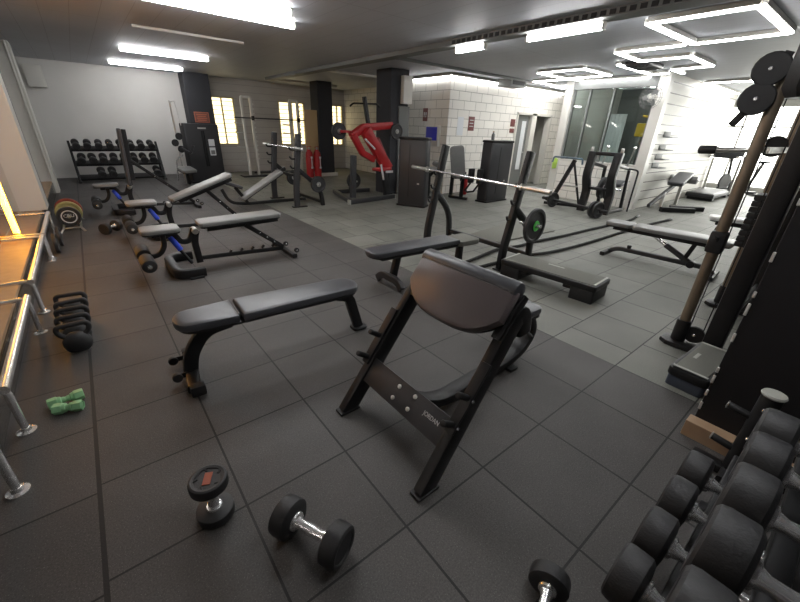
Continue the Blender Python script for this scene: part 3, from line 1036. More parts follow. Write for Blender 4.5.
# kettlebells in a row
t = thing('kettlebell', 'front kettlebell of the black row beside the chrome rail', 'kettlebell', (-.045, 1.92, 0), 0, 'black kettlebells in a row')
bm = B(); lathe(bm, (0, 0, 0), (0, 0, 1), [(0, .062), (.006, .07), (.03, .094), (.07, .108), (.11, .104), (.145, .082), (.165, .05), (.172, 0)], 28); bmesh.ops.scale(bm, vec=(.88, .6, 1), verts=bm.verts); obj('body', bm, rubber, t)
bm = B(); tube(bm, fillet([(-.05, 0, .13), (-.1, 0, .18), (-.098, 0, .24), (.098, 0, .24), (.1, 0, .18), (.05, 0, .13)], .05, 6), .019, 12, (0, 1, 0)); obj('handle', bm, rubber, t)
bm = B(); lathe(bm, (0, 0, 0), (0, 0, 1), [(0, .068), (.004, .073), (.01, .078)], 28); bmesh.ops.scale(bm, vec=(.88, .6, 1), verts=bm.verts); obj('base_ring', bm, steel, t)
kl = ['second kettlebell from the front of the black row', 'middle kettlebell of the black row of five', 'fourth kettlebell from the front of the black row', 'farthest kettlebell of the black row, tallest handle showing']
for i, lb in enumerate(kl):
    kk = dup(t, (-.045-.004*i, 2.07+.15*i, 0), random.uniform(-.12, .12), lb)
    kk.scale = (.88+.01*i,)*3

t.scale = (.88,)*3
# green dumbbells
gd = []
for i, (p, rz) in enumerate([((-.115, 1.275, .031), .1), ((-.105, 1.18, .031), -.32)]):
    t = dumbbell(['pale green dumbbell, rear one of the crossed pair on the floor', 'pale green dumbbell, front one of the crossed pair on the floor'][i], 'green dumbbells on the floor', .032, .052, .165 if i == 0 else .14, .013, headm=green_p, n=6)
    for c in t.children:
        c.data.materials.clear(); c.data.materials.append(green_p)
        for q in list(c.children):
            q.data.materials.clear(); q.data.materials.append(green_p)
    t.location = p
    t.rotation_euler = (0, 0, rz)

# dumbbells on the open floor
t = dumbbell('black dumbbell standing on one head with an orange mark on top', 'dumbbells left on the floor', .074, .056, .225, .016)
t.location = (.385, .035, .1125); t.rotation_euler = (0, -PI/2, 0)
hd = [c for c in t.children if c.name.startswith('head')]
bm = B(); M = axes((.1065, 0, 0), (0, -.9, .42), (1, 0, 0)); box(bm, (0, .0, 0), (.06, .03, .0016), 0, M); obj('orange_mark', bm, orange, hd[1], None, 0)
for a in range(5):
    bm = B(); M = Matrix.Translation((.1052, 0, 0)) @ Matrix.Rotation(a*2*PI/5+.3, 4, 'X'); bar(bm, [M @ V((0, .045, .03)), M @ V((0, .06, -.012)), M @ V((0, .035, -.02))], .008, .005, (1, 0, 0), .001); obj('tread_mark', bm, rubber_d, hd[1])
t = dumbbell('round black dumbbell with a chrome handle lying between the upright one and the preacher bench', 'dumbbells left on the floor', .082, .08, .315, .019)
t.location = (.655, -.325, .083); t.rotation_euler = (0, 0, math.atan2(-.19, .09))
t = dumbbell('small black dumbbell cut by the bottom edge of the picture', 'dumbbells left on the floor', .07, .065, .27, .016)
t.location = (1.155, -1.035, .071); t.rotation_euler = (0, 0, math.atan2(.035, .1))
t = dumbbell('black dumbbell on the floor left of the slanted adjustable bench', 'dumbbells left on the floor', .08, .075, .3, .016)
t.location = (.36, 5.5, .081); t.rotation_euler = (0, 0, .9)

# ================================================================ NEAR DUMBBELL RACK (bottom right)
t = thing('dumbbell_rack', 'black two-tier rack full of round dumbbells at the bottom right corner', 'rack', (1.5, -1.5, 0))
for z, y, in ((.335, -1.33), (.63, -1.45)):
    for dy in (-.045, .045):
        bm = B(); bar(bm, [(-.75, y+1.5+dy, z), (.62, y+1.5+dy, z)], .05, .035, (0, 0, 1), .006); obj('shelf_rail', bm, black, t)
for x in (-.72, .6):
    bm = B(); bar(bm, [(x, .2, .0), (x, .12, .3), (x, -.16, .72)], .06, .05, (1, 0, 0), .008); ug = obj('upright', bm, black, t)
    bm = B(); bar(bm, [(x, .26, .025), (x, -.34, .025)], .06, .05, (0, 0, 1), .008); obj('foot', bm, black, ug)
bm = B(); cyl(bm, (.605, -.16, .7), (.605, -.16, .715), .035, 16, .004); obj('post_cap', bm, grey_print, t)
db = None
names_low = ['lowest-tier dumbbell of the near rack, closest to the camera', 'lower-tier dumbbell of the near rack, second from the camera', 'lower-tier dumbbell of the near rack, third from the camera', 'lower-tier dumbbell of the near rack, farthest from the camera']
names_hi = ['upper-tier dumbbell of the near rack, cut by the bottom right corner', 'upper-tier dumbbell of the near rack, large head second from the camera', 'upper-tier dumbbell of the near rack, third from the camera', 'upper-tier dumbbell of the near rack, fourth from the camera', 'upper-tier dumbbell of the near rack, farthest, under the black post']
for tier, (z, y, xs, nm) in enumerate([(.445, -1.32, [1.19, 1.375, 1.56, 1.735], names_low), (.752, -1.44, [.95, 1.145, 1.335, 1.515, 1.68], names_hi)]):
    for i, x in enumerate(xs):
        r = .082 if tier == 0 else (.09, .093, .09, .084, .078)[i]
        t = dumbbell(nm[i], 'dumbbells on the near rack', r, .08 if tier == 0 else .088, .36 if tier == 0 else .38, .0175)
        t.location = (x, y-.01, z)
        t.rotation_euler = (random.uniform(0, 6), 0, PI/2)
        t.rotation_euler = (0, 0, PI/2)
# slim black stand with a round pale cap beside the pillar
t = thing('weight_tree', 'black stand with a round pale cap between the pillar and the near rack', 'weight stand', (2.46, -1.28, 0))
bm = B(); cyl(bm, (0, 0, .05), (0, 0, .5), .04, 20, .006); obj('post', bm, black, t)
bm = B(); lathe(bm, (0, 0, .5), (0, 0, 1), [(0, .042), (.008, .046), (.016, .042), (.016, 0)], 20); obj('cap', bm, step_edge, t)
bm = B(); bar(bm, [(-.11, 0, .025), (.11, 0, .025)], .07, .05, (0, 0, 1), .01); b1 = obj('base', bm, black, t)
bm = B(); bar(bm, [(0, -.16, .024), (0, .16, .024)], .07, .048, (0, 0, 1), .01); obj('base_arm', bm, black, b1)
for z, s, q in ((.16, -1, 0), (.16, 1, 0), (.36, -1, .0), (.36, 1, 0)):
    bm = B(); cyl(bm, (0, s*.03, z), (0, s*.12, z+.012), .018, 14, .004); pg = obj('peg', bm, blackm, t)
    bm = B(); lathe(bm, (0, s*.12, z+.012), (0, s, .1), [(0, .02), (.004, .02), (.006, .012), (.006, 0)], 14); obj('peg_cap', bm, steel, pg)
for z in (.1, .27, .44):
    bm = B(); bolt(bm, (-.045, 0, z), (-1, 0, 0), .012, .01); obj('bolt', bm, chrome, t)

# ================================================================ CABLE RIG (right)
t = thing('cable_crossover', 'tall cable machine with two slender guide tubes beside the black pillar', 'cable machine', (4.3, -.8, 0))
O = V((4.3, -.8, 0))
def Q2(x, y, z):
    return V((x, y, z))-O
for x in (3.76, 5.0):
    bm = B(); slab(bm, [V((-.10, -.28)), V((.10, -.28)), V((.10, .24)), V((.06, .29)), V((-.06, .29)), V((-.10, .24))], 0, .04, .012, Matrix.Translation(Q2(x, -.84, 0))); obj('base_plate', bm, black, t)
    bm = B(); cyl(bm, Q2(x, -.655, .04), Q2(x, -.655, 1.95), .037, 18); g_ = obj('guide_tube', bm, sun_tint_steel, t)
    bm = B(); cyl(bm, Q2(x, -.655, .04), Q2(x, -.655, .22), .05, 18, .006); obj('sleeve', bm, black, g_)
    bm = B(); bar(bm, [Q2(x, -.875, .04), Q2(x, -.875, 2.3)], .13, .12, (0, 1, 0), .012); obj('frame_post', bm, black, t)
    bm = B(); bar(bm, [Q2(x, -1.04, 1.9), Q2(x, -.56, 1.9)], .07, .07, (0, 0, 1), .01); obj('top_arm', bm, sun_tint_steel, t)
    bm = B(); wheel(bm, Q2(x+.02, -.745, .115), (1, 0, 0), .07, .025); pu = obj('lower_pulley', bm, rubber_d, t)
    bm = B(); bolt(bm, Q2(x+.005, -.745, .115), (-1, 0, 0), .012, .01); obj('axle', bm, chrome, pu)
    for q in (-.70, -.79):
        bm = B(); cyl(bm, Q2(x+.02, q, .115), Q2(x+.02, q, 1.95), .004, 6); obj('cable', bm, blackm, t)
    # sliding carriage
    zc = .86 if x < 4 else 1.0
    bm = B(); box(bm, Q2(x, -.655, zc), (.1, .1, .16), .02); cr = obj('carriage', bm, blackm, t)
    bm = B(); tube(bm, [Q2(x-.05, -.655, zc+.03), Q2(x-.11, -.655, zc+.03)], .014, 10); obj('pull_knob', bm, blackm, cr)
    for q in range(14):
        z_ = .35+q*.1
        if abs(z_-zc) < .1:
            continue
        bm = B(); cyl(bm, Q2(x-.036, -.655, z_), Q2(x-.031, -.655, z_), .007, 8); obj('index_hole', bm, blackm, g_)
bm = B(); bar(bm, [Q2(3.76, -.875, 2.25), Q2(5.0, -.875, 2.25)], .07, .09, (0, 0, 1), .01); obj('cross_beam', bm, sun_tint_steel, t)
for q in (-.06, .06):
    bm = B(); cyl(bm, Q2(4.55+q, -.74, .33), Q2(4.55+q, -.74, 2.2), .012, 10); obj('stack_rod', bm, steel, t)
bm = B(); bar(bm, [Q2(3.76, -.875, .3), Q2(5.0, -.875, .3)], .05, .06, (0, 0, 1), .01); obj('cross_beam', bm, black, t)
# pair of big pulleys on the top arm, weight stack
for (y, z) in ((-.59, 1.93), (-.575, 1.77)):
    bm = B(); wheel(bm, Q2(3.68, y, z), (1, .12, 0), .092, .03); pu = obj('upper_pulley', bm, rubber_d, t)
    bm = B(); bolt(bm, Q2(3.663, y, z), (-1, 0, 0), .012, .01); obj('axle', bm, chrome, pu)
bm = B(); bar(bm, [Q2(3.71, -.64, 2.02), Q2(3.71, -.545, 1.72), Q2(3.71, -.49, 1.62)], .045, .02, (1, 0, 0), .004); obj('pulley_bracket', bm, black, t)
for i in range(9):
    bm = B(); b2box(bm, -.1, .1, -.09, .09, 0, .042, .006)
    bmesh.ops.translate(bm, vec=Q2(4.55, -.74, .72+i*.048), verts=bm.verts)
    obj('weight_block', bm, blackm, t)
bm = B()
cyl(bm, Q2(3.77, -.655, 1.48), Q2(3.77, -.37, 1.465), .018, 14, .004); hb = obj('side_handle', bm, steel, t)
bm = B(); cyl(bm, Q2(3.77, -.45, 1.469), Q2(3.77, -.345, 1.464), .028, 14, .012); obj('grip', bm, rubber_d, hb)
bm = B(); bar(bm, [Q2(3.8, -.7, 1.48), Q2(5.0, -.7, 1.48)], .04, .04, (0, 0, 1), .006); obj('mid_bar', bm, steel, t)
bm = B(); lathe(bm, Q2(4.6, -.62, 1.5), (1, .1, 0), [(0, .03), (0, .07), (.012, .08), (.03, .08), (.04, .07), (.04, .03)], 22); obj('side_disc', bm, rubber_d, t)

# ================================================================ RIGHT BENCH, STEPS, ROPES, MAT
t = thing('adjustable_bench', 'wide flat bench with a telescoping strut, behind the cable machine', 'weight bench', (5.95, .25, 0), math.radians(-86))
# local x runs from the far-left end (-) to the near-right end (+)
Mz = Matrix.Translation((0, 0, .40))
pad('seat_pad', t, Matrix.Translation((-.545, 0, .40)), .32, .28, .065, vinyl_pale, .04, .016)
pad('back_pad', t, Matrix.Translation((.165, 0, .40)), 1.07, .3, .065, vinyl_pale, .05, .016)
bm = B(); bar(bm, [(-.62, 0, .372), (.62, 0, .372)], .07, .05, (0, 0, 1), .008); obj('spine', bm, black, t)
bm = B(); bar(bm, fillet([(-.62, 0, .02), (-.5, 0, .1), (.55, 0, .1), (.62, 0, .02)], .08, 5), .06, .06, (0, 1, 0), .012); bl_ = obj('base_tube', bm, grey_frame, t)
for x in (-.62, .62):
    bm = B(); bar(bm, [(x, -.2, .025), (x, .2, .025)], .06, .05, (0, 0, 1), .01); obj('cross_foot', bm, black, t)
bm = B(); cyl(bm, (-.36, -.0, .1), (-.36, 0, .17), .028, 12, .006); obj('lock_knob', bm, blackm, bl_)
bm = B(); cyl(bm, (-.12, 0, .36), (.07, 0, .26), .022, 14); st = obj('strut', bm, chrome, t)
bm = B(); cyl(bm, (.04, 0, .275), (.36, 0, .11), .034, 14, .006); obj('strut_sleeve', bm, grey_frame, st)
bm = B(); cyl(bm, (.37, -.05, .1), (.37, .05, .1), .045, 16, .006); obj('pivot', bm, black, st)
bm = B(); bar(bm, [(.34, 0, .36), (.28, 0, .12)], .05, .05, (0, 1, 0), .008); obj('rear_post', bm, black, t)

def stepper(label, loc, rz, L, W, h, legs):
    t = thing('aerobic_step', label, 'step platform', loc, rz, 'aerobic step platforms')
    bm = B(); slab(bm, rrect(L, W, .03), h-.07, h-.008, .012); obj('deck', bm, black, t)
    bm = B(); slab(bm, rrect(L-.05, W-.05, .03), h-.01, h, .003); dk = obj('grip_top', bm, step_top, t)
    for s in (-1, 1):
        bm = B(); box(bm, (s*(L/2-.03), 0, h+.0005), (.022, W*.86, .004), .001); obj('edge_strip', bm, step_edge, dk)
    bm = B(); box(bm, (0, W*.2, h+.0005), (L*.17, .022, .004), .001); obj('edge_strip', bm, step_edge, dk)
    for s in (-1, 1):
        bm = B(); slab(bm, rrect(.24, W-.02, .02), 0, h-.066, .008, Matrix.Translation((s*(L/2-.13), 0, 0))); rs = obj('riser', bm, legs, t)
        bm = B(); box(bm, (s*(L/2-.14), 0, .0), (.1, W+.004, .001), 0); bm.free()
        bm = B(); slab(bm, rrect(.1, W-.06, .02), h*.45, h-.066, .006, Matrix.Translation((s*(L/2-.29), 0, 0))); obj('riser_tab', bm, legs, rs)
    return t
stepper('long black step platform with pale grip strips behind the preacher bench', (4.04, .665, 0), math.radians(-85.5), 1.08, .4, .2, blackm)
stepper('smaller step platform with a grey deck beside the black pillar', (3.34, -.915, 0), math.radians(-3), .58, .23, .15, mat('slate_riser', lin(66, 72, 84), .5))

rope_m = mat('black_rope', lin(34, 33, 32), .8, 0, .3, 60)
def rope(label, pts, r=.022):
    t = thing('battle_rope', label, 'rope', (pts[0][0], pts[0][1], 0), 0, 'battle ropes on the floor')
    P_ = [V((x-pts[0][0], y-pts[0][1], r+.003)) for x, y in pts]
    # smooth resample
    Q_ = []
    for i in range(len(P_)-1):
        p0, p1, p2, p3 = P_[max(i-1, 0)], P_[i], P_[i+1], P_[min(i+2, len(P_)-1)]
        n_ = max(4, int((p2-p1).length/.02))
        for j in range(n_):
            u_ = j/n_
            Q_.append(.5*((2*p1)+(p2-p0)*u_+(2*p0-5*p1+4*p2-p3)*u_**2+(3*p1-p0-3*p2+p3)*u_**3))
    Q_.append(P_[-1])
    bm = B()
    for s_ in range(3):
        out = []
        for i, p in enumerate(Q_):
            d_ = (Q_[min(i+1, len(Q_)-1)]-Q_[max(i-1, 0)]).normalized()
            sd = V((-d_.y, d_.x, 0))
            a = i*.02/.13*2*PI+s_*2*PI/3
            out.append(p+sd*math.cos(a)*r*.48+V((0, 0, 1))*math.sin(a)*r*.48)
        sweep(bm, out, circ(r*.56, 6))
    obj('strands', bm, rope_m, t)
    d_ = (P_[-1]-P_[-2]).normalized()
    bm = B(); cyl(bm, P_[-1]-d_*.02, P_[-1]+d_*.22, r*1.15, 12, .006); obj('end_grip', bm, rubber_d, t)
rope('battle rope farther from the camera, running past the wide bench', [(3.75, 1.66), (4.0, 1.70), (4.63, 1.80), (4.95, 1.73), (5.45, 1.73), (6.09, 1.68), (6.88, 1.66), (7.72, 1.62), (8.53, 1.6), (9.0, 1.67)])
rope('battle rope nearer the camera, passing just behind the long step', [(3.75, 1.44), (4.12, 1.43), (4.66, 1.40), (5.09, 1.3), (5.71, 1.25), (6.47, 1.24), (7.43, 1.25), (8.5, 1.22), (9.3, 1.18)])
bm = B(); slab(bm, [V((4.7, 2.56)), V((4.9, 2.04)), V((6.38, 1.98)), V((6.2, 2.8))], 0, .022, .004)
tag(obj('floor_mat', bm, step_top), 'loose grey floor mat behind the middle bench press', 'mat')

# ================================================================ FAR DUMBBELL RACK
t = thing('dumbbell_rack', 'black three-tier dumbbell rack against the grey back wall', 'rack', (1.0, 11.55, 0))
for z, y in ((.13, -.16), (.46, -.06), (.80, .05)):
    bm = B(); M = Matrix.Translation((0, y, z)) @ Matrix.Rotation(math.radians(22), 4, 'X')
    box(bm, (0, 0, 0), (1.86, .2, .025), .004, M); sh = obj('shelf', bm, black, t)
    bm = B(); box(bm, (0, -.108, -.012), (1.86, .018, .05), .004, M); obj('lip', bm, black, sh)
for x in (-.93, .93):
    bm = B(); bar(bm, [(x, -.32, .0), (x, .12, .95)], .09, .05, (1, 0, 0), .008); ug = obj('side_frame', bm, black, t)
    bm = B(); bar(bm, [(x, -.36, .025), (x, .3, .025)], .06, .05, (0, 0, 1), .008); obj('foot', bm, black, ug)
    bm = B(); bar(bm, [(x, .26, .05), (x, .12, .9)], .05, .05, (1, 0, 0), .008); obj('rear_post', bm, black, ug)
ordn = ['first', 'second', 'third', 'fourth', 'fifth', 'sixth', 'seventh', 'eighth']
proto = None
for tier, (z, y, xs, r) in enumerate([(.80, .05, [-.80+i*.228 for i in range(8)], .08), (.46, -.06, [-.77+i*.22 for i in range(8)], .088), (.13, -.16, [-.45, -.22, .78], .09)]):
    for i, x in enumerate(xs):
        lb = '%s dumbbell from the left on the %s tier of the far rack' % (ordn[i], ['top', 'middle', 'bottom'][tier])
        h_ = r*1.02+.02
        p = V((1.0+x, 11.55+y-math.sin(math.radians(22))*h_, z+math.cos(math.radians(22))*h_))
        if proto is None:
            proto = dumbbell(lb, 'dumbbells on the far rack', .09, .1, .32, .017, ringm=grey_frame, n=20)
            dd = proto
        else:
            dd = dup(proto, p, None, lb)
        dd.location = p
        dd.rotation_euler = (math.radians(22), 0, PI/2)
        dd.rotation_euler = (0, math.radians(-22), PI/2+random.uniform(-.08, .08))
        dd.scale = (r/.09,)*3

# ================================================================ SELECTORIZED MACHINE by the charcoal column
t = thing('selectorized_machine', 'tall charcoal weight-stack machine with two white placards by the charcoal column', 'gym machine', (2.85, 10.45, 0), math.radians(14))
bm = B(); slab(bm, rrect(.92, .24, .04), .04, 1.46, .03); sh = obj('shroud', bm, grey_frame, t)
bm = B(); slab(bm, rrect(1.0, .34, .04), 0, .05, .01); obj('base', bm, black, t)
bm = B(); box(bm, (0, -.123, .85), (.07, .012, .9), .03); obj('slot', bm, blackm, sh)
for z in (1.0, .78):
    bm = B(); box(bm, (.2, -.124, z), (.16, .008, .17 if z > .9 else .2), .002); pc_ = obj('placard', bm, paper, sh)
    if z < .9:
        bm = B(); box(bm, (.2, -.129, z-.02), (.11, .003, .1), 0); obj('placard_print', bm, floor_grey, pc_, None, 0)
bm = B(); box(bm, (0, -.124, 1.35), (.22, .006, .035), .002); obj('maker_plate', bm, step_edge, sh)
# cable tower and seat on its left
bm = B(); tube(bm, [(-.62, -.02, 0), (-.62, -.02, 1.95)], .022, 10); tw = obj('tower', bm, steel, t)
bm = B(); tube(bm, fillet([(-.62, -.02, 1.94), (-.5, -.02, 1.94), (-.46, -.02, 1.4)], .03), .012, 8); obj('tower_arm', bm, steel, tw)
for z, x in ((1.0, -.72), (.85, -.6), (1.15, -.6)):
    bm = B(); wheel(bm, (x, -.1, z), (0, 1, .1), .085, .03); obj('pulley', bm, rubber_d, t)
bm = B(); bar(bm, fillet([(-.62, -.06, .9), (-.48, -.3, .75), (-.4, -.34, .95)], .06), .07, .06, (0, 0, 1), .01); obj('press_arm', bm, grey_frame, t)
M = axes((-.7, -.38, .34), (1, 0, 0), (0, -.2, 1)); pad('seat', t, M, .36, .4, .08, vinyl_pale, .06, .02)
bm = B(); bar(bm, [(-.7, -.36, .33), (-.66, -.3, .02)], .08, .06, (1, 0, 0), .01); obj('seat_post', bm, black, t)
bm = B(); tube(bm, fillet([(-.88, -.2, .1), (-.86, -.3, .62), (-.7, -.34, .74)], .08), .018, 10); obj('grab_handle', bm, chrome, t)

# orange warning sign above it
t = thing('wall_sign', 'orange-bordered notice on the charcoal column above the weight-stack machine', 'sign', (3.3, 11.944, 1.62))
bm = B(); b2box(bm, -.2, .2, -.012, 0, -.14, .14, .003); obj('board', bm, sign_orange, t)
bm = B(); b2box(bm, -.18, .18, -.015, -.011, -.12, .12); obj('panel', bm, mat('sign_brown', lin(120, 74, 60), .6), t, None, 0)
for i in range(4):
    bm = B(); b2box(bm, -.14+.02*(i % 2), .14-.03*(i % 2), -.018, -.014, .06-i*.05, .085-i*.05); obj('text_line', bm, sign_orange, t, None, 0)

# ================================================================ WHITE SMITH RACK by the windows
t = thing('smith_rack', 'white toothed squat rack with a long bar, in front of the windows', 'gym machine', (5.1, 11.1, 0))
for s in (-1, 1):
    x = s*.73
    bm = B(); bar(bm, fillet([(x-.14, 0, .05), (x-.14, 0, 2.2), (x+.12, 0, 2.2), (x+.12, 0, .05)], .06, 4), .07, .09, (0, 1, 0), .01); fr = obj('upright_frame', bm, white_paint, t)
    for i in range(13):
        z = .5+i*.125
        bm = B(); bar(bm, [(x+.15, 0, z), (x+.195, 0, z+.03)], .03, .05, (0, 1, 0), .004); obj('tooth', bm, white_paint, fr)
    for z in (.45, .85, 1.25, 1.5):
        bm = B(); cyl(bm, (x-.17, 0, z), (x-.42, 0, z+.02), .018, 10, .004); obj('peg', bm, steel, t)
    bm = B(); b2box(bm, x-.4, x+.35, -.2, .2, 0, .05, .015); obj('foot', bm, grey_frame, t)
bm = B(); cyl(bm, (-1.15, -.08, 1.65), (1.2, -.08, 1.65), .018, 12); sb = obj('bar', bm, grey_frame, t)
for s in (-1, 1):
    bm = B(); box(bm, (s*.73+.12, -.06, 1.65), (.08, .06, .12), .01); obj('slider', bm, black, sb)
bm = B(); bar(bm, [(-.7, .12, .1), (.7, .12, .1)], .05, .05, (0, 0, 1), .01); obj('tie_bar', bm, grey_frame, t)

# ================================================================ INCLINE BENCH PRESS
t = thing('incline_press_bench', 'dark incline bench press with a short barbell before the white squat rack', 'weight bench', (3.2, 6.5, 0))
O3 = V((3.2, 6.5, 0))
def Q3(x, y, z):
    return V((x, y, z))-O3
for y in (7.15, 5.97):
    bm = B(); bar(bm, fillet([Q3(3.45, y, 0), Q3(3.45, y, .3), Q3(3.58, y, 1.36)], .1), .11, .07, (0, 1, 0), .01); ug = obj('upright', bm, grey_frame, t)
    for z in (.75, .92, 1.08):
        bm = B(); tube(bm, fillet([Q3(3.52, y, z), Q3(3.4, y, z), Q3(3.37, y, z+.05)], .02), .016, 8); obj('bar_hook', bm, black, ug)
    bm = B(); bar(bm, fillet([Q3(3.5, y, .75), Q3(3.95, y-.05, .35), Q3(4.0, y-.05, 0)], .15), .08, .06, (0, 1, 0), .01); rb = obj('rear_brace', bm, black, t)
    bm = B(); cyl(bm, Q3(3.85, y-.02, .45), Q3(3.85, y-.24, .45), .02, 12, .004); obj('storage_peg', bm, chrome, rb)
    bm = B(); box(bm, Q3(3.5, y, .012), (.3, .1, .024), .006); obj('foot_plate', bm, black, ug)
M = axes(Q3(2.98, 6.55, .36), (.87, 0, .5), (-.5, 0, .87)); pad('back_pad', t, M, 1.0, .3, .07, vinyl_pale, .05, .016)
M = axes(Q3(2.4, 6.55, .40), (.9, 0, -.35), (.35, 0, .9)); pad('seat_pad', t, M, .34, .3, .06, vinyl, .05, .016)
bm = B(); bar(bm, fillet([Q3(2.2, 6.55, .36), Q3(2.3, 6.55, .1), Q3(2.6, 6.55, .05), Q3(3.9, 6.55, .05)], .2, 6), .06, .06, (0, 1, 0), .01); obj('base_tube', bm, black, t)
bm = B(); bar(bm, [Q3(2.45, 6.55, .38), Q3(2.65, 6.55, .07)], .06, .06, (0, 1, 0), .01); obj('seat_post', bm, black, t)
bm = B(); bar(bm, [Q3(2.7, 6.55, .22), Q3(3.5, 6.55, .7)], .06, .05, (0, 1, 0), .01); obj('back_rail', bm, black, t)
bm = B(); bar(bm, [Q3(3.5, 5.97, .6), Q3(3.5, 7.15, .6)], .05, .05, (0, 0, 1), .01); obj('cross_member', bm, black, t)
bm = B(); bar(bm, [Q3(3.98, 5.9, .08), Q3(3.98, 7.1, .08)], .06, .06, (0, 0, 1), .01); obj('cross_member', bm, black, t)
b_ = barbell('short chrome barbell racked on the incline bench press at the back left', 2.0, chrome, .34)
b_.location = (3.47, 6.56, 1.115); b_.rotation_euler = (0, 0, 0)
for i, (p, lb) in enumerate([((3.85, 5.79, .45), 'small black plate on the near side peg of the incline bench press'), ((3.85, 6.97, .45), 'small black plate on the far side peg of the incline bench press')]):
    p_ = plate_disc(lb, 'plates on the incline bench press', .16, .05, rubber, steel)
    p_.location = p

# ================================================================ RED CYLINDERS by the black column
t = thing('fire_extinguisher', 'tall red cylinder with white fittings, left one of the pair by the black column', 'fire extinguisher', (5.86, 10.28, 0), 0, 'red cylinders by the black column')
bm = B(); lathe(bm, (0, 0, 0), (0, 0, 1), [(0, .1), (.02, .115), (.66, .115), (.74, .1), (.8, .06), (.83, .05)], 28); obj('body', bm, red_paint, t)
bm = B(); cyl(bm, (0, 0, .83), (0, 0, .9), .03, 14, .004); vv_ = obj('valve', bm, steel, t)
bm = B(); bar(bm, [(-.08, 0, .9), (.08, 0, .91)], .03, .02, (0, 0, 1), .004); obj('lever', bm, red_paint, vv_)
bm = B(); cyl(bm, (.02, -.12, .3), (.02, -.12, .6), .014, 10, .004); hs = obj('hose', bm, paper, t)
for z in (.3, .6):
    bm = B(); cyl(bm, (.02, -.12, z-.03), (.02, -.12, z+.03), .032, 12, .008); obj('fitting', bm, paper, hs)
dup(t, (6.09, 10.2, 0), .2, 'tall red cylinder with white fittings, right one of the pair by the black column')

# ================================================================ RED PLATE-LOADED PRESS
t = thing('plate_loaded_press', 'red and black plate-loaded press machine beside the big dark column', 'gym machine', (5.3, 6.2, 0), 0)
O4 = V((5.3, 6.2, 0))
def Q4(x, y, z):
    return V((x, y, z))-O4
bm = B(); bar(bm, [Q4(4.52, 5.72, .05), Q4(5.9, 5.92, .05)], .1, .09, (0, 0, 1), .012); fr = obj('base_frame', bm, grey_frame, t)
bm = B(); bar(bm, [Q4(4.58, 5.72, .05), Q4(4.98, 7.15, .05)], .1, .09, (0, 0, 1), .012); obj('base_side', bm, grey_frame, fr)
bm = B(); bar(bm, [Q4(4.98, 7.1, .05), Q4(5.9, 7.0, .05)], .1, .09, (0, 0, 1), .012); obj('base_rear', bm, grey_frame, fr)
for p in ((4.52, 5.715), (5.9, 5.92)):
    bm = B(); box(bm, Q4(p[0], p[1], .05), (.03, .11, .1), .006); obj('end_cap', bm, step_edge, fr)
bm = B(); bar(bm, [Q4(4.85, 6.1, .06), Q4(4.95, 6.2, .95)], .12, .1, (0, 1, 0), .012); obj('front_post', bm, grey_frame, t)
bm = B(); bar(bm, [Q4(5.78, 6.05, .06), Q4(5.72, 6.15, .8)], .14, .12, (0, 1, 0), .012); obj('rear_post', bm, black, t)
bm = B(); bar(bm, fillet([Q4(4.9, 6.2, 1.33), Q4(5.22, 6.2, 1.52), Q4(5.98, 6.2, 1.58)], .04), .15, .14, (0, 1, 0), .015); obj('top_beam', bm, red_paint, t)
bm = B(); bar(bm, fillet([Q4(4.92, 6.15, 1.36), Q4(5.16, 6.15, 1.0), Q4(5.46, 6.15, .86)], .03), .13, .12, (0, 1, 0), .015); obj('lever_arm', bm, red_paint, t)
bm = B(); bar(bm, fillet([Q4(5.2, 6.1, 1.46), Q4(5.5, 6.1, 1.08), Q4(5.83, 6.1, .66)], .03), .23, .16, (0, 1, 0), .015); obj('lever_arm', bm, red_paint, t)
M = axes(Q4(5.78, 6.22, 1.0), (-.5, 0, .85), (-.85, 0, -.5)); pad('back_pad', t, M, .8, .26, .07, mat('red_vinyl', lin(126, 28, 32), .4, 0, .1, 10), .05, .016)
M = axes(Q4(5.62, 6.05, .62), (1, 0, .05), (0, 0, 1)); pad('seat', t, M, .36, .34, .07, red_paint, .05, .016)
bm = B(); cyl(bm, Q4(5.52, 5.84, .45), Q4(5.46, 5.86, .78), .022, 12, .006); obj('side_handle', bm, paper, t)
bm = B(); box(bm, Q4(5.68, 5.84, .62), (.2, .03, .05), .008); obj('seat_edge', bm, paper, t)
bm = B(); tube(bm, [Q4(5.06, 5.9, 1.3), Q4(5.3, 5.88, 1.1)], .02, 10); obj('side_handle', bm, paper, t)
bm = B(); bar(bm, [Q4(5.44, 6.3, 1.45), Q4(5.34, 6.35, 2.12)], .08, .08, (0, 1, 0), .01); ms = obj('mast', bm, black, t)
bm = B(); tube(bm, fillet([Q4(4.98, 6.35, 1.92), Q4(5.06, 6.35, 1.98), Q4(5.68, 6.35, 2.0), Q4(5.76, 6.35, 1.94)], .04), .018, 10); obj('pull_handle', bm, black, ms)
for p, a, lb in [((4.66, 6.3, 1.43), 0, 'round black plate on the left arm of the red press machine'), ((6.02, 6.05, 1.46), 0, 'round black plate on the right arm of the red press machine')]:
    p_ = plate_disc(lb, 'plates on the red press machine', .17, .05, rubber, steel); p_.location = p
bm = B(); cyl(bm, Q4(4.66, 6.2, 1.43), Q4(4.66, 6.4, 1.43), .022, 12); obj('plate_peg', bm, steel, t)
bm = B(); bar(bm, [Q4(4.64, 6.21, 1.43), Q4(4.95, 6.21, 1.42)], .05, .05, (0, 0, 1), .008); obj('peg_arm', bm, red_paint, t)
bm = B(); cyl(bm, Q4(6.02, 6.0, 1.46), Q4(6.02, 6.25, 1.46), .022, 12); obj('plate_peg', bm, steel, t)
p_ = plate_disc('dark weight plate low behind the red press machine', 'plates on the red press machine', .19, .06, rubber, steel); p_.location = (5.35, 6.85, .32)
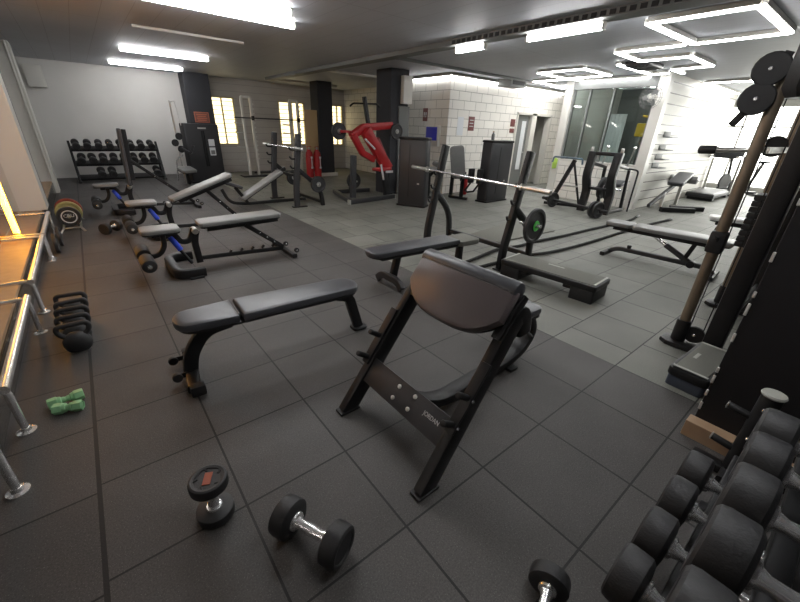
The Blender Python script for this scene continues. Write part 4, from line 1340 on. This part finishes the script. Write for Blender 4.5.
bm = B(); cyl(bm, Q4(5.35, 6.7, .32), Q4(5.35, 7.05, .32), .022, 12); pgp = obj('plate_peg', bm, steel, t)
bm = B(); bar(bm, [Q4(5.35, 7.02, .06), Q4(5.35, 7.02, .36)], .06, .06, (0, 1, 0), .008); obj('rear_strut', bm, black, t)

# ================================================================ TWO GREY WEIGHT STACKS AND THE THIGH MACHINE
def stack(label, loc, rz, w_, d_, h, grp='tall grey weight-stack towers'):
    t = thing('weight_stack', label, 'gym machine', loc, rz, grp)
    bm = B(); slab(bm, rrect(w_, d_, .05), .03, h-.05, .02); sh = obj('shroud', bm, grey_frame, t)
    bm = B(); slab(bm, rrect(w_+.03, d_+.03, .06), h-.055, h, .02); obj('top_cap', bm, black, t)
    bm = B(); slab(bm, rrect(w_+.05, d_+.05, .05), 0, .04, .01); obj('base', bm, black, t)
    bm = B(); box(bm, (-w_*.1, -d_/2-.001, h*.52), (.02, .006, h*.75), .002); obj('slot', bm, blackm, sh)
    bm = B(); box(bm, (w_*.25, -d_/2-.001, h*.35), (.05, .006, .03), .002); obj('badge', bm, step_edge, sh)
    return t
stack('tall grey weight-stack tower in front of the big dark column', (5.68, 4.98, 0), math.radians(-62), .62, .26, 1.38)
tS = stack('tall grey weight-stack tower before the door, with a bottle on top', (7.85, 4.55, 0), math.radians(2), .82, .3, 1.36)
t = thing('bottle', 'pale bottle standing on top of the right weight-stack tower', 'bottle', (7.62, 4.55, 1.36))
bm = B(); lathe(bm, (0, 0, 0), (0, 0, 1), [(0, .032), (.01, .038), (.11, .038), (.14, .02), (.16, .018)], 18); obj('body', bm, floor_grey, t)
bm = B(); cyl(bm, (0, 0, .16), (0, 0, .185), .02, 14, .004); obj('cap', bm, wood, t)
t = thing('thigh_machine', 'seated thigh machine with upright grey backrest against the white block wall', 'gym machine', (7.0, 5.2, 0))
O5 = V((7.0, 5.2, 0))
def Q5(x, y, z):
    return V((x, y, z))-O5
M = axes(Q5(7.28, 5.25, .85), (-.1, .12, 1), (-.6, -.75, 0)); pad('backrest', t, M, .72, .34, .08, vinyl_pale, .08, .02)
M = axes(Q5(7.25, 4.98, .5), (.7, -.7, 0), (0, 0, 1)); pad('seat', t, M, .46, .36, .08, vinyl_pale, .06, .02)
bm = B(); bar(bm, [Q5(7.25, 5.35, .0), Q5(7.28, 5.36, .8)], .07, .07, (0, 1, 0), .01); obj('back_post', bm, black, t)
bm = B(); bar(bm, [Q5(7.2, 5.35, .04), Q5(7.3, 4.85, .04)], .07, .06, (0, 0, 1), .01); obj('base_beam', bm, black, t)
bm = B(); bar(bm, [Q5(7.25, 5.0, .04), Q5(7.25, 5.0, .48)], .07, .07, (0, 1, 0), .01); obj('seat_post', bm, black, t)
for x, y in ((7.22, 4.72), (7.29, 4.52)):
    bm = B(); slab(bm, rrect(.16, .1, .04), -.02, .3, .02, Matrix.Translation(Q5(x, y, .45))); kp = obj('knee_pad', bm, black, t)
    bm = B(); bar(bm, [Q5(x, y, .43), Q5(x-.05, y+.1, .25), Q5(7.3, 4.85, .2)], .04, .04, (0, 0, 1), .006); obj('pad_arm', bm, black, kp)
bm = B(); tube(bm, fillet([Q5(7.1, 4.9, .45), Q5(7.0, 4.85, .5), Q5(7.0, 4.75, .62)], .05), .018, 10); obj('grab_handle', bm, black, t)
t = thing('leg_curl_bench', 'grey padded leg machine with a roller, just right of the left weight-stack tower', 'gym machine', (6.5, 5.5, 0))
M = axes((.18, .0, .62), (.9, -.3, 0), (0, 0, 1)); pad('pad', t, M, .5, .32, .1, vinyl_pale, .06, .02)
M = axes((-.14, .12, .56), (.9, -.3, .3), (-.25, 0, 1)); pad('seat', t, M, .36, .32, .08, vinyl, .06, .02)
bm = B(); bar(bm, [(.1, 0, .6), (.1, 0, .04)], .08, .08, (0, 1, 0), .01); obj('post', bm, black, t)
bm = B(); bar(bm, [(-.25, .1, .03), (.35, -.1, .03)], .08, .06, (0, 0, 1), .01); obj('base', bm, black, t)
bm = B(); cyl(bm, (.34, -.25, .72), (.34, .1, .8), .06, 16, .012); obj('foam_roller', bm, vinyl_pale, t)
bm = B(); bar(bm, [(.1, 0, .5), (.34, -.08, .74)], .05, .05, (0, 1, 0), .008); obj('roller_arm', bm, black, t)
t = thing('fire_extinguisher', 'small red fire extinguisher by the white wall behind the right weight-stack tower', 'fire extinguisher', (7.95, 5.55, 0))
bm = B(); lathe(bm, (0, 0, 0), (0, 0, 1), [(0, .07), (.01, .08), (.42, .08), (.48, .05), (.5, .02)], 20); obj('body', bm, red_paint, t)
bm = B(); cyl(bm, (0, 0, .5), (0, 0, .56), .022, 12, .004); obj('valve', bm, blackm, t)

# wall fittings on the white block walls
def wsign(label, p, d, w_, h, m_):
    t = thing('wall_sign', label, 'sign', p, 0, 'small maroon signs on the white block walls')
    sx = V((0, 1, 0)) if abs(d[0]) > .5 else V((1, 0, 0))
    M = axes((0, 0, 0), sx, d)
    bm = B(); box(bm, (0, 0, .006), (w_, h, .012), .002, M); obj('board', bm, m_, t)
    return t, M
t, M = wsign('maroon restroom sign above the blue dispenser', (7.449, 6.68, 1.87), (-1, 0, 0), .17, .3, sign_red)
for s in (-1, 1):
    bm = B(); M_ = M @ Matrix.Translation((s*.035, 0, .0125))
    box(bm, (0, -.02, 0), (.03, .08, .002), 0, M_); f_ = obj('figure', bm, paper, t, None, 0)
    bm = B(); lathe(bm, M_ @ V((0, .045, 0)), (-1, 0, 0), [(0, .015), (.002, .015), (.002, 0)], 12); obj('figure_head', bm, paper, f_)
t, M = wsign('tall maroon notice on the front of the white block wall', (8.3, 5.849, 1.7), (0, -1, 0), .22, .33, sign_red)
for i in range(3):
    bm = B(); box(bm, (0, .08-i*.07, .0125), (.14, .02, .002), 0, M); obj('text_line', bm, grey_print, t, None, 0)
t, M = wsign('maroon notice beside the door, upper one', (10.05, 5.849, 1.78), (0, -1, 0), .2, .19, sign_red)
t, M = wsign('smaller maroon notice beside the door, lower one', (10.05, 5.849, 1.58), (0, -1, 0), .2, .11, sign_red)
t = thing('dispenser', 'blue and white dispenser box on the side of the white block wall', 'dispenser', (7.449, 6.3, 1.38))
bm = B(); b2box(bm, -.1, 0, -.24, .24, -.24, .24, .015); obj('case', bm, white_paint, t)
bm = B(); b2box(bm, -.108, -.1, -.2, .2, -.1, .21, .004); obj('blue_panel', bm, blue_box, t)
bm = B(); b2box(bm, -.12, -.1, .14, .18, -.2, -.12, .006); obj('lever', bm, steel, t)
t = thing('paper_notice', 'white paper notice taped to the front of the white block wall', 'notice', (7.9, 5.849, 1.72))
bm = B(); b2box(bm, -.11, .11, -.003, 0, -.3, .12); obj('sheet', bm, paper, t, None, 0)

# ================================================================ T-BAR / SEATED PLATE MACHINE IN FRONT OF THE BOOTH
t = thing('plate_loaded_row', 'black plate-loaded machine with chrome tips standing before the glazed booth', 'gym machine', (8.85, 2.4, 0))
O6 = V((8.85, 2.4, 0))
def Q6(x, y, z):
    return V((x, y, z))-O6
for y in (2.72, 2.2):
    bm = B(); bar(bm, fillet([Q6(8.72, y, 0), Q6(8.78, y, .45), Q6(8.62, y, .75), Q6(8.7, y, 1.22)], .12, 5), .12, .15, (0, 1, 0), .012); obj('front_post', bm, black, t)
bm = B(); bar(bm, [Q6(8.7, 2.8, 1.2), Q6(8.7, 2.12, 1.2)], .09, .07, (0, 0, 1), .01); obj('top_bar', bm, black, t)
for y in (2.76, 2.16):
    bm = B(); cyl(bm, Q6(8.7, y, 1.22), Q6(8.7, y, 1.32), .03, 12, .006); obj('post_tip', bm, steel, t)
bm = B(); bar(bm, [Q6(8.75, 2.7, .5), Q6(8.75, 2.22, .5)], .06, .06, (0, 0, 1), .01); obj('mid_bar', bm, black, t)
for y in (2.72, 2.2):
    bm = B(); bar(bm, [Q6(8.72, y, .04), Q6(9.55, y, .04)], .07, .07, (0, 0, 1), .01); obj('base_rail', bm, black, t)
    bm = B(); bar(bm, [Q6(9.5, y, .04), Q6(9.4, y, .9), Q6(8.75, y, 1.0)], .07, .06, (0, 1, 0), .01); obj('rear_post', bm, black, t)
    bm = B(); tube(bm, fillet([Q6(9.2, y, .95), Q6(9.1, y-.08, 1.15), Q6(8.9, y-.18, 1.32)], .06), .016, 10); lv = obj('lever', bm, steel, t)
    bm = B(); cyl(bm, Q6(8.9, y-.18, 1.32), Q6(8.88, y-.19, 1.35), .028, 12, .008); obj('lever_knob', bm, chrome, lv)
bm = B(); tube(bm, fillet([Q6(9.3, 1.98, .05), Q6(9.3, 1.98, .9), Q6(9.3, 2.2, .92)], .06), .018, 10); obj('side_hoop', bm, black, t)
bm = B(); cyl(bm, Q6(9.03, 2.1, .5), Q6(9.03, 2.65, .5), .024, 12); obj('plate_peg', bm, chrome, t)
M = axes(Q6(9.47, 2.46, .55), (0, 1, 0), (-.2, 0, 1)); pad('seat', t, M, .4, .34, .07, vinyl, .05, .016)
for y, lb in ((2.36, 'large black plate on the near side of the booth-front machine'), (2.5, 'large black plate, inner one on the booth-front machine')):
    p_ = plate_disc(lb, 'plates on the booth-front machine', .23, .06, rubber, steel); p_.location = (9.03, y, .5)
t = thing('pull_up_stand', 'narrow black A-frame stand left of the booth-front machine', 'gym machine', (8.9, 3.3, 0))
bm = B(); bar(bm, [(-.1, .25, 0), (.02, -.1, 1.02)], .09, .07, (0, 1, 0), .01); obj('main_post', bm, black, t)
bm = B(); bar(bm, [(.06, -.42, .0), (.02, -.1, .95)], .04, .04, (0, 1, 0), .008); obj('brace', bm, black, t)
bm = B(); tube(bm, fillet([(-.05, .4, .94), (-.05, .38, 1.06), (-.05, -.3, 1.06), (-.05, -.32, .94)], .04), .02, 10); obj('top_handle', bm, mat('blue_grey', lin(70, 88, 100), .5), t)
bm = B(); bar(bm, [(-.16, .35, .03), (.2, -.5, .03)], .07, .06, (0, 0, 1), .01); obj('base', bm, black, t)
bm = B(); tube(bm, [(-.0, .1, .45), (-.0, -.3, .47)], .016, 8); obj('cross_rod', bm, steel, t)
b_ = barbell('low black barbell lying on plates before the booth-front machine', 1.75, blackm, .16, .026, .033)
b_.children[1].data.materials[0] = blackm; b_.children[2].data.materials[0] = blackm
b_.location = (8.35, 2.75, .165); b_.rotation_euler = (0, 0, math.radians(-14))
for (x, y), lb in (((8.19, 2.11), 'outer black plate on the near end of the low barbell'), ((8.2155, 2.21), 'inner black plate on the near end of the low barbell'), ((8.4845, 3.29), 'black plate on the far end of the low barbell')):
    p_ = plate_disc(lb, 'plates on the low barbell', .165, .05, rubber, None, .034); p_.location = (x, y, .166); p_.rotation_euler = (0, 0, math.radians(-14))
# lime cloth on the booth pillar, wall fan, wall shelves
t = thing('cloth', 'lime green cloth hanging on the white booth corner', 'cloth', (9.968, 4.27, .82))
bm = B(); slab(bm, [V((-.06, .1)), V((.05, .12)), V((.07, -.1)), V((0, -.16)), V((-.07, -.12))], 0, .025, .008, axes((0, 0, 0), (0, 1, 0), (-1, 0, 0))); obj('fabric', bm, lime, t)
t = thing('wall_fan', 'white wall fan high on the corner of the glazed booth', 'fan', (9.96, 2.3, 2.28))
bm = B(); tube(bm, [(0, 0, -.1), (-.1, 0, -.1), (-.16, 0, 0)], .02, 8); obj('bracket', bm, white_paint, t)
bm = B(); lathe(bm, (-.16, 0, 0), (-1, 0, 0), [(0, .03), (.02, .09), (.08, .09), (.1, .03), (.1, 0)], 18); obj('motor', bm, white_paint, t)
bm = B()
for r_ in (.08, .13, .18, .21):
    tube(bm, [(-.28, r_*math.cos(a*PI/12), r_*math.sin(a*PI/12)) for a in range(24)], .004, 5, (1, 0, 0), True)
for a in range(16):
    tube(bm, [(-.29, .03*math.cos(a*PI/8), .03*math.sin(a*PI/8)), (-.28, .21*math.cos(a*PI/8), .21*math.sin(a*PI/8)), (-.18, .2*math.cos(a*PI/8), .2*math.sin(a*PI/8))], .0035, 4)
obj('cage', bm, floor_grey, t)
for a in range(3):
    bm = B(); M = axes((-.245, 0, 0), (0, math.cos(a*2.094), math.sin(a*2.094)), (-1, 0, 0)); M = M @ Matrix.Rotation(.35, 4, 'X'); slab(bm, rrect(.13, .1, .045), -.003, .003, 0, M @ Matrix.Translation((.1, 0, 0))); obj('blade', bm, floor_grey, t)
for i, z in enumerate((1.55, 1.28, 1.08, .9)):
    t = thing('wall_shelf', ['clear shelf on the planked wall, topmost of four', 'clear shelf on the planked wall, second from the top', 'clear shelf on the planked wall, third from the top', 'clear shelf on the planked wall, lowest of four'][i], 'shelf', (10.75-.05*i, 2.139, z), 0, 'small shelves on the planked wall')
    bm = B(); b2box(bm, -.2, .2, -.18, 0, 0, .02, .004); obj('board', bm, floor_grey, t)
    bm = B(); b2box(bm, -.2, .2, -.012, 0, .02, .12, .004); obj('back', bm, floor_grey, t)
# inside the booth
t = thing('yellow_machine', 'yellow box on a hanger inside the glazed booth', 'equipment', (12.1, 3.1, 1.55))
bm = B(); b2box(bm, -.1, .1, -.22, .22, 0, .32, .03); obj('body', bm, yellow_p, t)
bm = B(); tube(bm, fillet([(0, -.12, .3), (0, -.1, .46), (0, .16, .5)], .05), .025, 8); obj('neck', bm, yellow_p, t)
for s in (-1, 1):
    bm = B(); b2box(bm, -.08, .08, s*.1-.06, s*.1+.06, -1.55, .02, .01); obj('leg', bm, yellow_p if s > 5 else floor_grey, t)
t = thing('booth_shelf', 'dark shelf unit inside the glazed booth', 'shelf', (12.7, 2.7, 0))
for z in (.5, .95, 1.4, 1.8):
    bm = B(); b2box(bm, -.18, .18, -.35, .35, z, z+.03); obj('board', bm, grey_frame, t)
for s in (-1, 1):
    bm = B(); b2box(bm, -.18, .18, s*.35-.02, s*.35+.02, 0, 2.0); obj('side', bm, grey_frame, t)
t = thing('curtain', 'pale curtain panel inside the glazed booth', 'curtain', (12.2, 3.95, 0))
bm = B()
pts = [V((0, -.25+i*.05)) for i in range(11)]
for i in range(10):
    b2box(bm, -.02+.02*(i % 2), .0+.02*(i % 2), -.25+i*.05, -.2+i*.05, .0, 2.1)
obj('fabric', bm, paper, t)

# ================================================================ FAR RIGHT: low bench, treadmill, bikes, white bench
t = thing('sit_up_bench', 'sloping bench with grey rollers on two dark floor beams by the planked wall', 'weight bench', (11.1, 1.65, 0))
bm = B(); bar(bm, [(-.7, .3, .08), (.45, .2, .55)], .08, .07, (0, 1, 0), .01); obj('slope_rail', bm, grey_frame, t)
for x, y in ((-.35, -.25), (.1, -.3)):
    bm = B(); bar(bm, [(x-.35, y+.28, .05), (x+.2, y-.22, .05)], .12, .1, (0, 0, 1), .015); obj('floor_beam', bm, blackm, t)
bm = B(); bar(bm, [(-.1, .24, .02), (-.08, .24, .36)], .07, .07, (0, 1, 0), .01); obj('post', bm, steel, t)
M = axes((.55, .18, .6), (.9, 0, .3), (-.3, 0, .9)); pad('pad', t, M, .7, .34, .09, vinyl, .06, .02)
for y in (-.1, .42):
    bm = B(); cyl(bm, (.85, y, .62), (.85, y+.2, .62), .09, 18, .015); obj('foam_roller', bm, vinyl_pale, t)
bm = B(); bar(bm, [(.85, .2, .0), (.85, .2, .62)], .07, .07, (0, 1, 0), .01); obj('rear_post', bm, steel, t)
bm = B(); tube(bm, [(.85, -.12, .62), (.85, .64, .62)], .02, 8); obj('roller_axle', bm, steel, t)
t = thing('treadmill', 'grey treadmill with a framed console by the bright front windows', 'treadmill', (14.3, 1.75, 0))
bm = B(); b2box(bm, -.9, .9, -.33, .33, .08, .2, .03); obj('deck', bm, grey_frame, t)
bm = B(); b2box(bm, -.8, .7, -.24, .24, .2, .205); obj('belt', bm, blackm, t)
for s in (-1, 1):
    bm = B(); bar(bm, fillet([(.7, s*.32, .1), (.6, s*.32, 1.1), (.1, s*.32, 1.12)], .08), .06, .06, (0, 1, 0), .01); obj('handrail', bm, steel, t)
    bm = B(); b2box(bm, s*.7-.08, s*.7+.08, -.3, .3, 0, .09, .01); obj('foot', bm, black, t)
bm = B(); box(bm, (.6, 0, 1.2), (.08, .7, .26), .03); obj('console', bm, grey_frame, t)
def bike(label, loc, rz):
    t = thing('exercise_bike', label, 'exercise bike', loc, rz, 'exercise bikes by the front windows')
    bm = B(); lathe(bm, (.3, -.03, .32), (0, 1, 0), [(0, .04), (0, .23), (.02, .25), (.04, .25), (.06, .23), (.06, .04)], 24); obj('flywheel', bm, grey_frame, t)
    bm = B(); bar(bm, [(-.5, 0, .1), (.5, 0, .12)], .07, .08, (0, 1, 0), .01); obj('frame', bm, black, t)
    for x in (-.5, .5):
        bm = B(); bar(bm, [(x, -.25, .03), (x, .25, .03)], .07, .06, (0, 0, 1), .01); obj('foot', bm, black, t)
    bm = B(); bar(bm, [(-.1, 0, .12), (-.34, 0, .95)], .06, .06, (0, 1, 0), .01); obj('seat_post', bm, black, t)
    bm = B(); slab(bm, [V((-.14, -.1)), V((-.02, -.09)), V((.14, -.03)), V((.14, .03)), V((-.02, .09)), V((-.14, .1))], 0, .06, .015, Matrix.Translation((-.34, 0, .95))); obj('saddle', bm, blackm, t)
    bm = B(); bar(bm, [(.2, 0, .3), (.36, 0, 1.1)], .06, .06, (0, 1, 0), .01); obj('stem', bm, black, t)
    bm = B(); tube(bm, fillet([(.55, -.22, 1.18), (.36, -.22, 1.12), (.36, .22, 1.12), (.55, .22, 1.18)], .05), .018, 10); obj('handlebar', bm, blackm, t)
    bm = B(); bar(bm, [(.05, -.08, .34), (.05, -.12, .18)], .03, .02, (0, 1, 0), .004); cr = obj('crank', bm, steel, t)
    bm = B(); b2box(bm, 0, .1, -.2, -.12, .16, .185, .004); obj('pedal', bm, blackm, cr)
bike('exercise bike by the front windows, first past the treadmill', (15.9, 1.3, 0), 2.6)
bike('exercise bike by the front windows, farther back near the glass', (16.8, 1.8, 0), 2.7)
t = thing('flat_bench', 'pale flat bench seen between the cable machine tubes', 'weight bench', (7.9, -.35, 0), math.radians(-75))
pad('pad', t, Matrix.Translation((0, 0, .4)), 1.2, .28, .07, mat('white_vinyl', lin(205, 204, 200), .45), .05, .016)
bm = B(); bar(bm, [(-.5, 0, .37), (.5, 0, .37)], .07, .06, (0, 0, 1), .01); obj('spine', bm, black, t)
for s in (-1, 1):
    bm = B(); bar(bm, [(s*.42, 0, .37), (s*.5, 0, .03)], .07, .06, (0, 1, 0), .01); lg = obj('leg', bm, black, t)
    bm = B(); bar(bm, [(s*.5, -.22, .025), (s*.5, .22, .025)], .06, .05, (0, 0, 1), .01); obj('foot', bm, black, lg)
t = thing('leg_press', 'black framed machine with slanting bars behind the pale bench on the right', 'gym machine', (9.6, -.9, 0), math.radians(-80))
for s in (-1, 1):
    bm = B(); bar(bm, [(-.8, s*.3, .06), (.8, s*.3, .06)], .08, .09, (0, 0, 1), .01); obj('base_rail', bm, black, t)
    bm = B(); bar(bm, [(-.6, s*.22, .1), (.7, s*.22, .95)], .07, .06, (0, 1, 0), .01); obj('guide_bar', bm, steel, t)
    bm = B(); bar(bm, [(.7, s*.3, .06), (.7, s*.26, 1.0)], .07, .07, (0, 1, 0), .01); obj('rear_post', bm, black, t)
bm = B(); M = axes((.25, 0, .72), (0, 1, 0), (-.85, 0, -.5)); box(bm, (0, 0, 0), (.7, .45, .04), .01, M); obj('foot_plate', bm, black, t)
M = axes((-.45, 0, .3), (0, 1, 0), (.5, 0, .85)); pad('seat', t, M, .45, .5, .09, vinyl, .06, .02)
# unseen tubes added nearer the camera to brighten the foreground
for i, (a, c, y) in enumerate(EXTRA_TUBES):
    tube_light(a, c, y, ['added fill tube over the flat bench, above the picture', 'added fill tube over the near dumbbell rack, above the picture', 'added fill tube straight above the camera'][i])
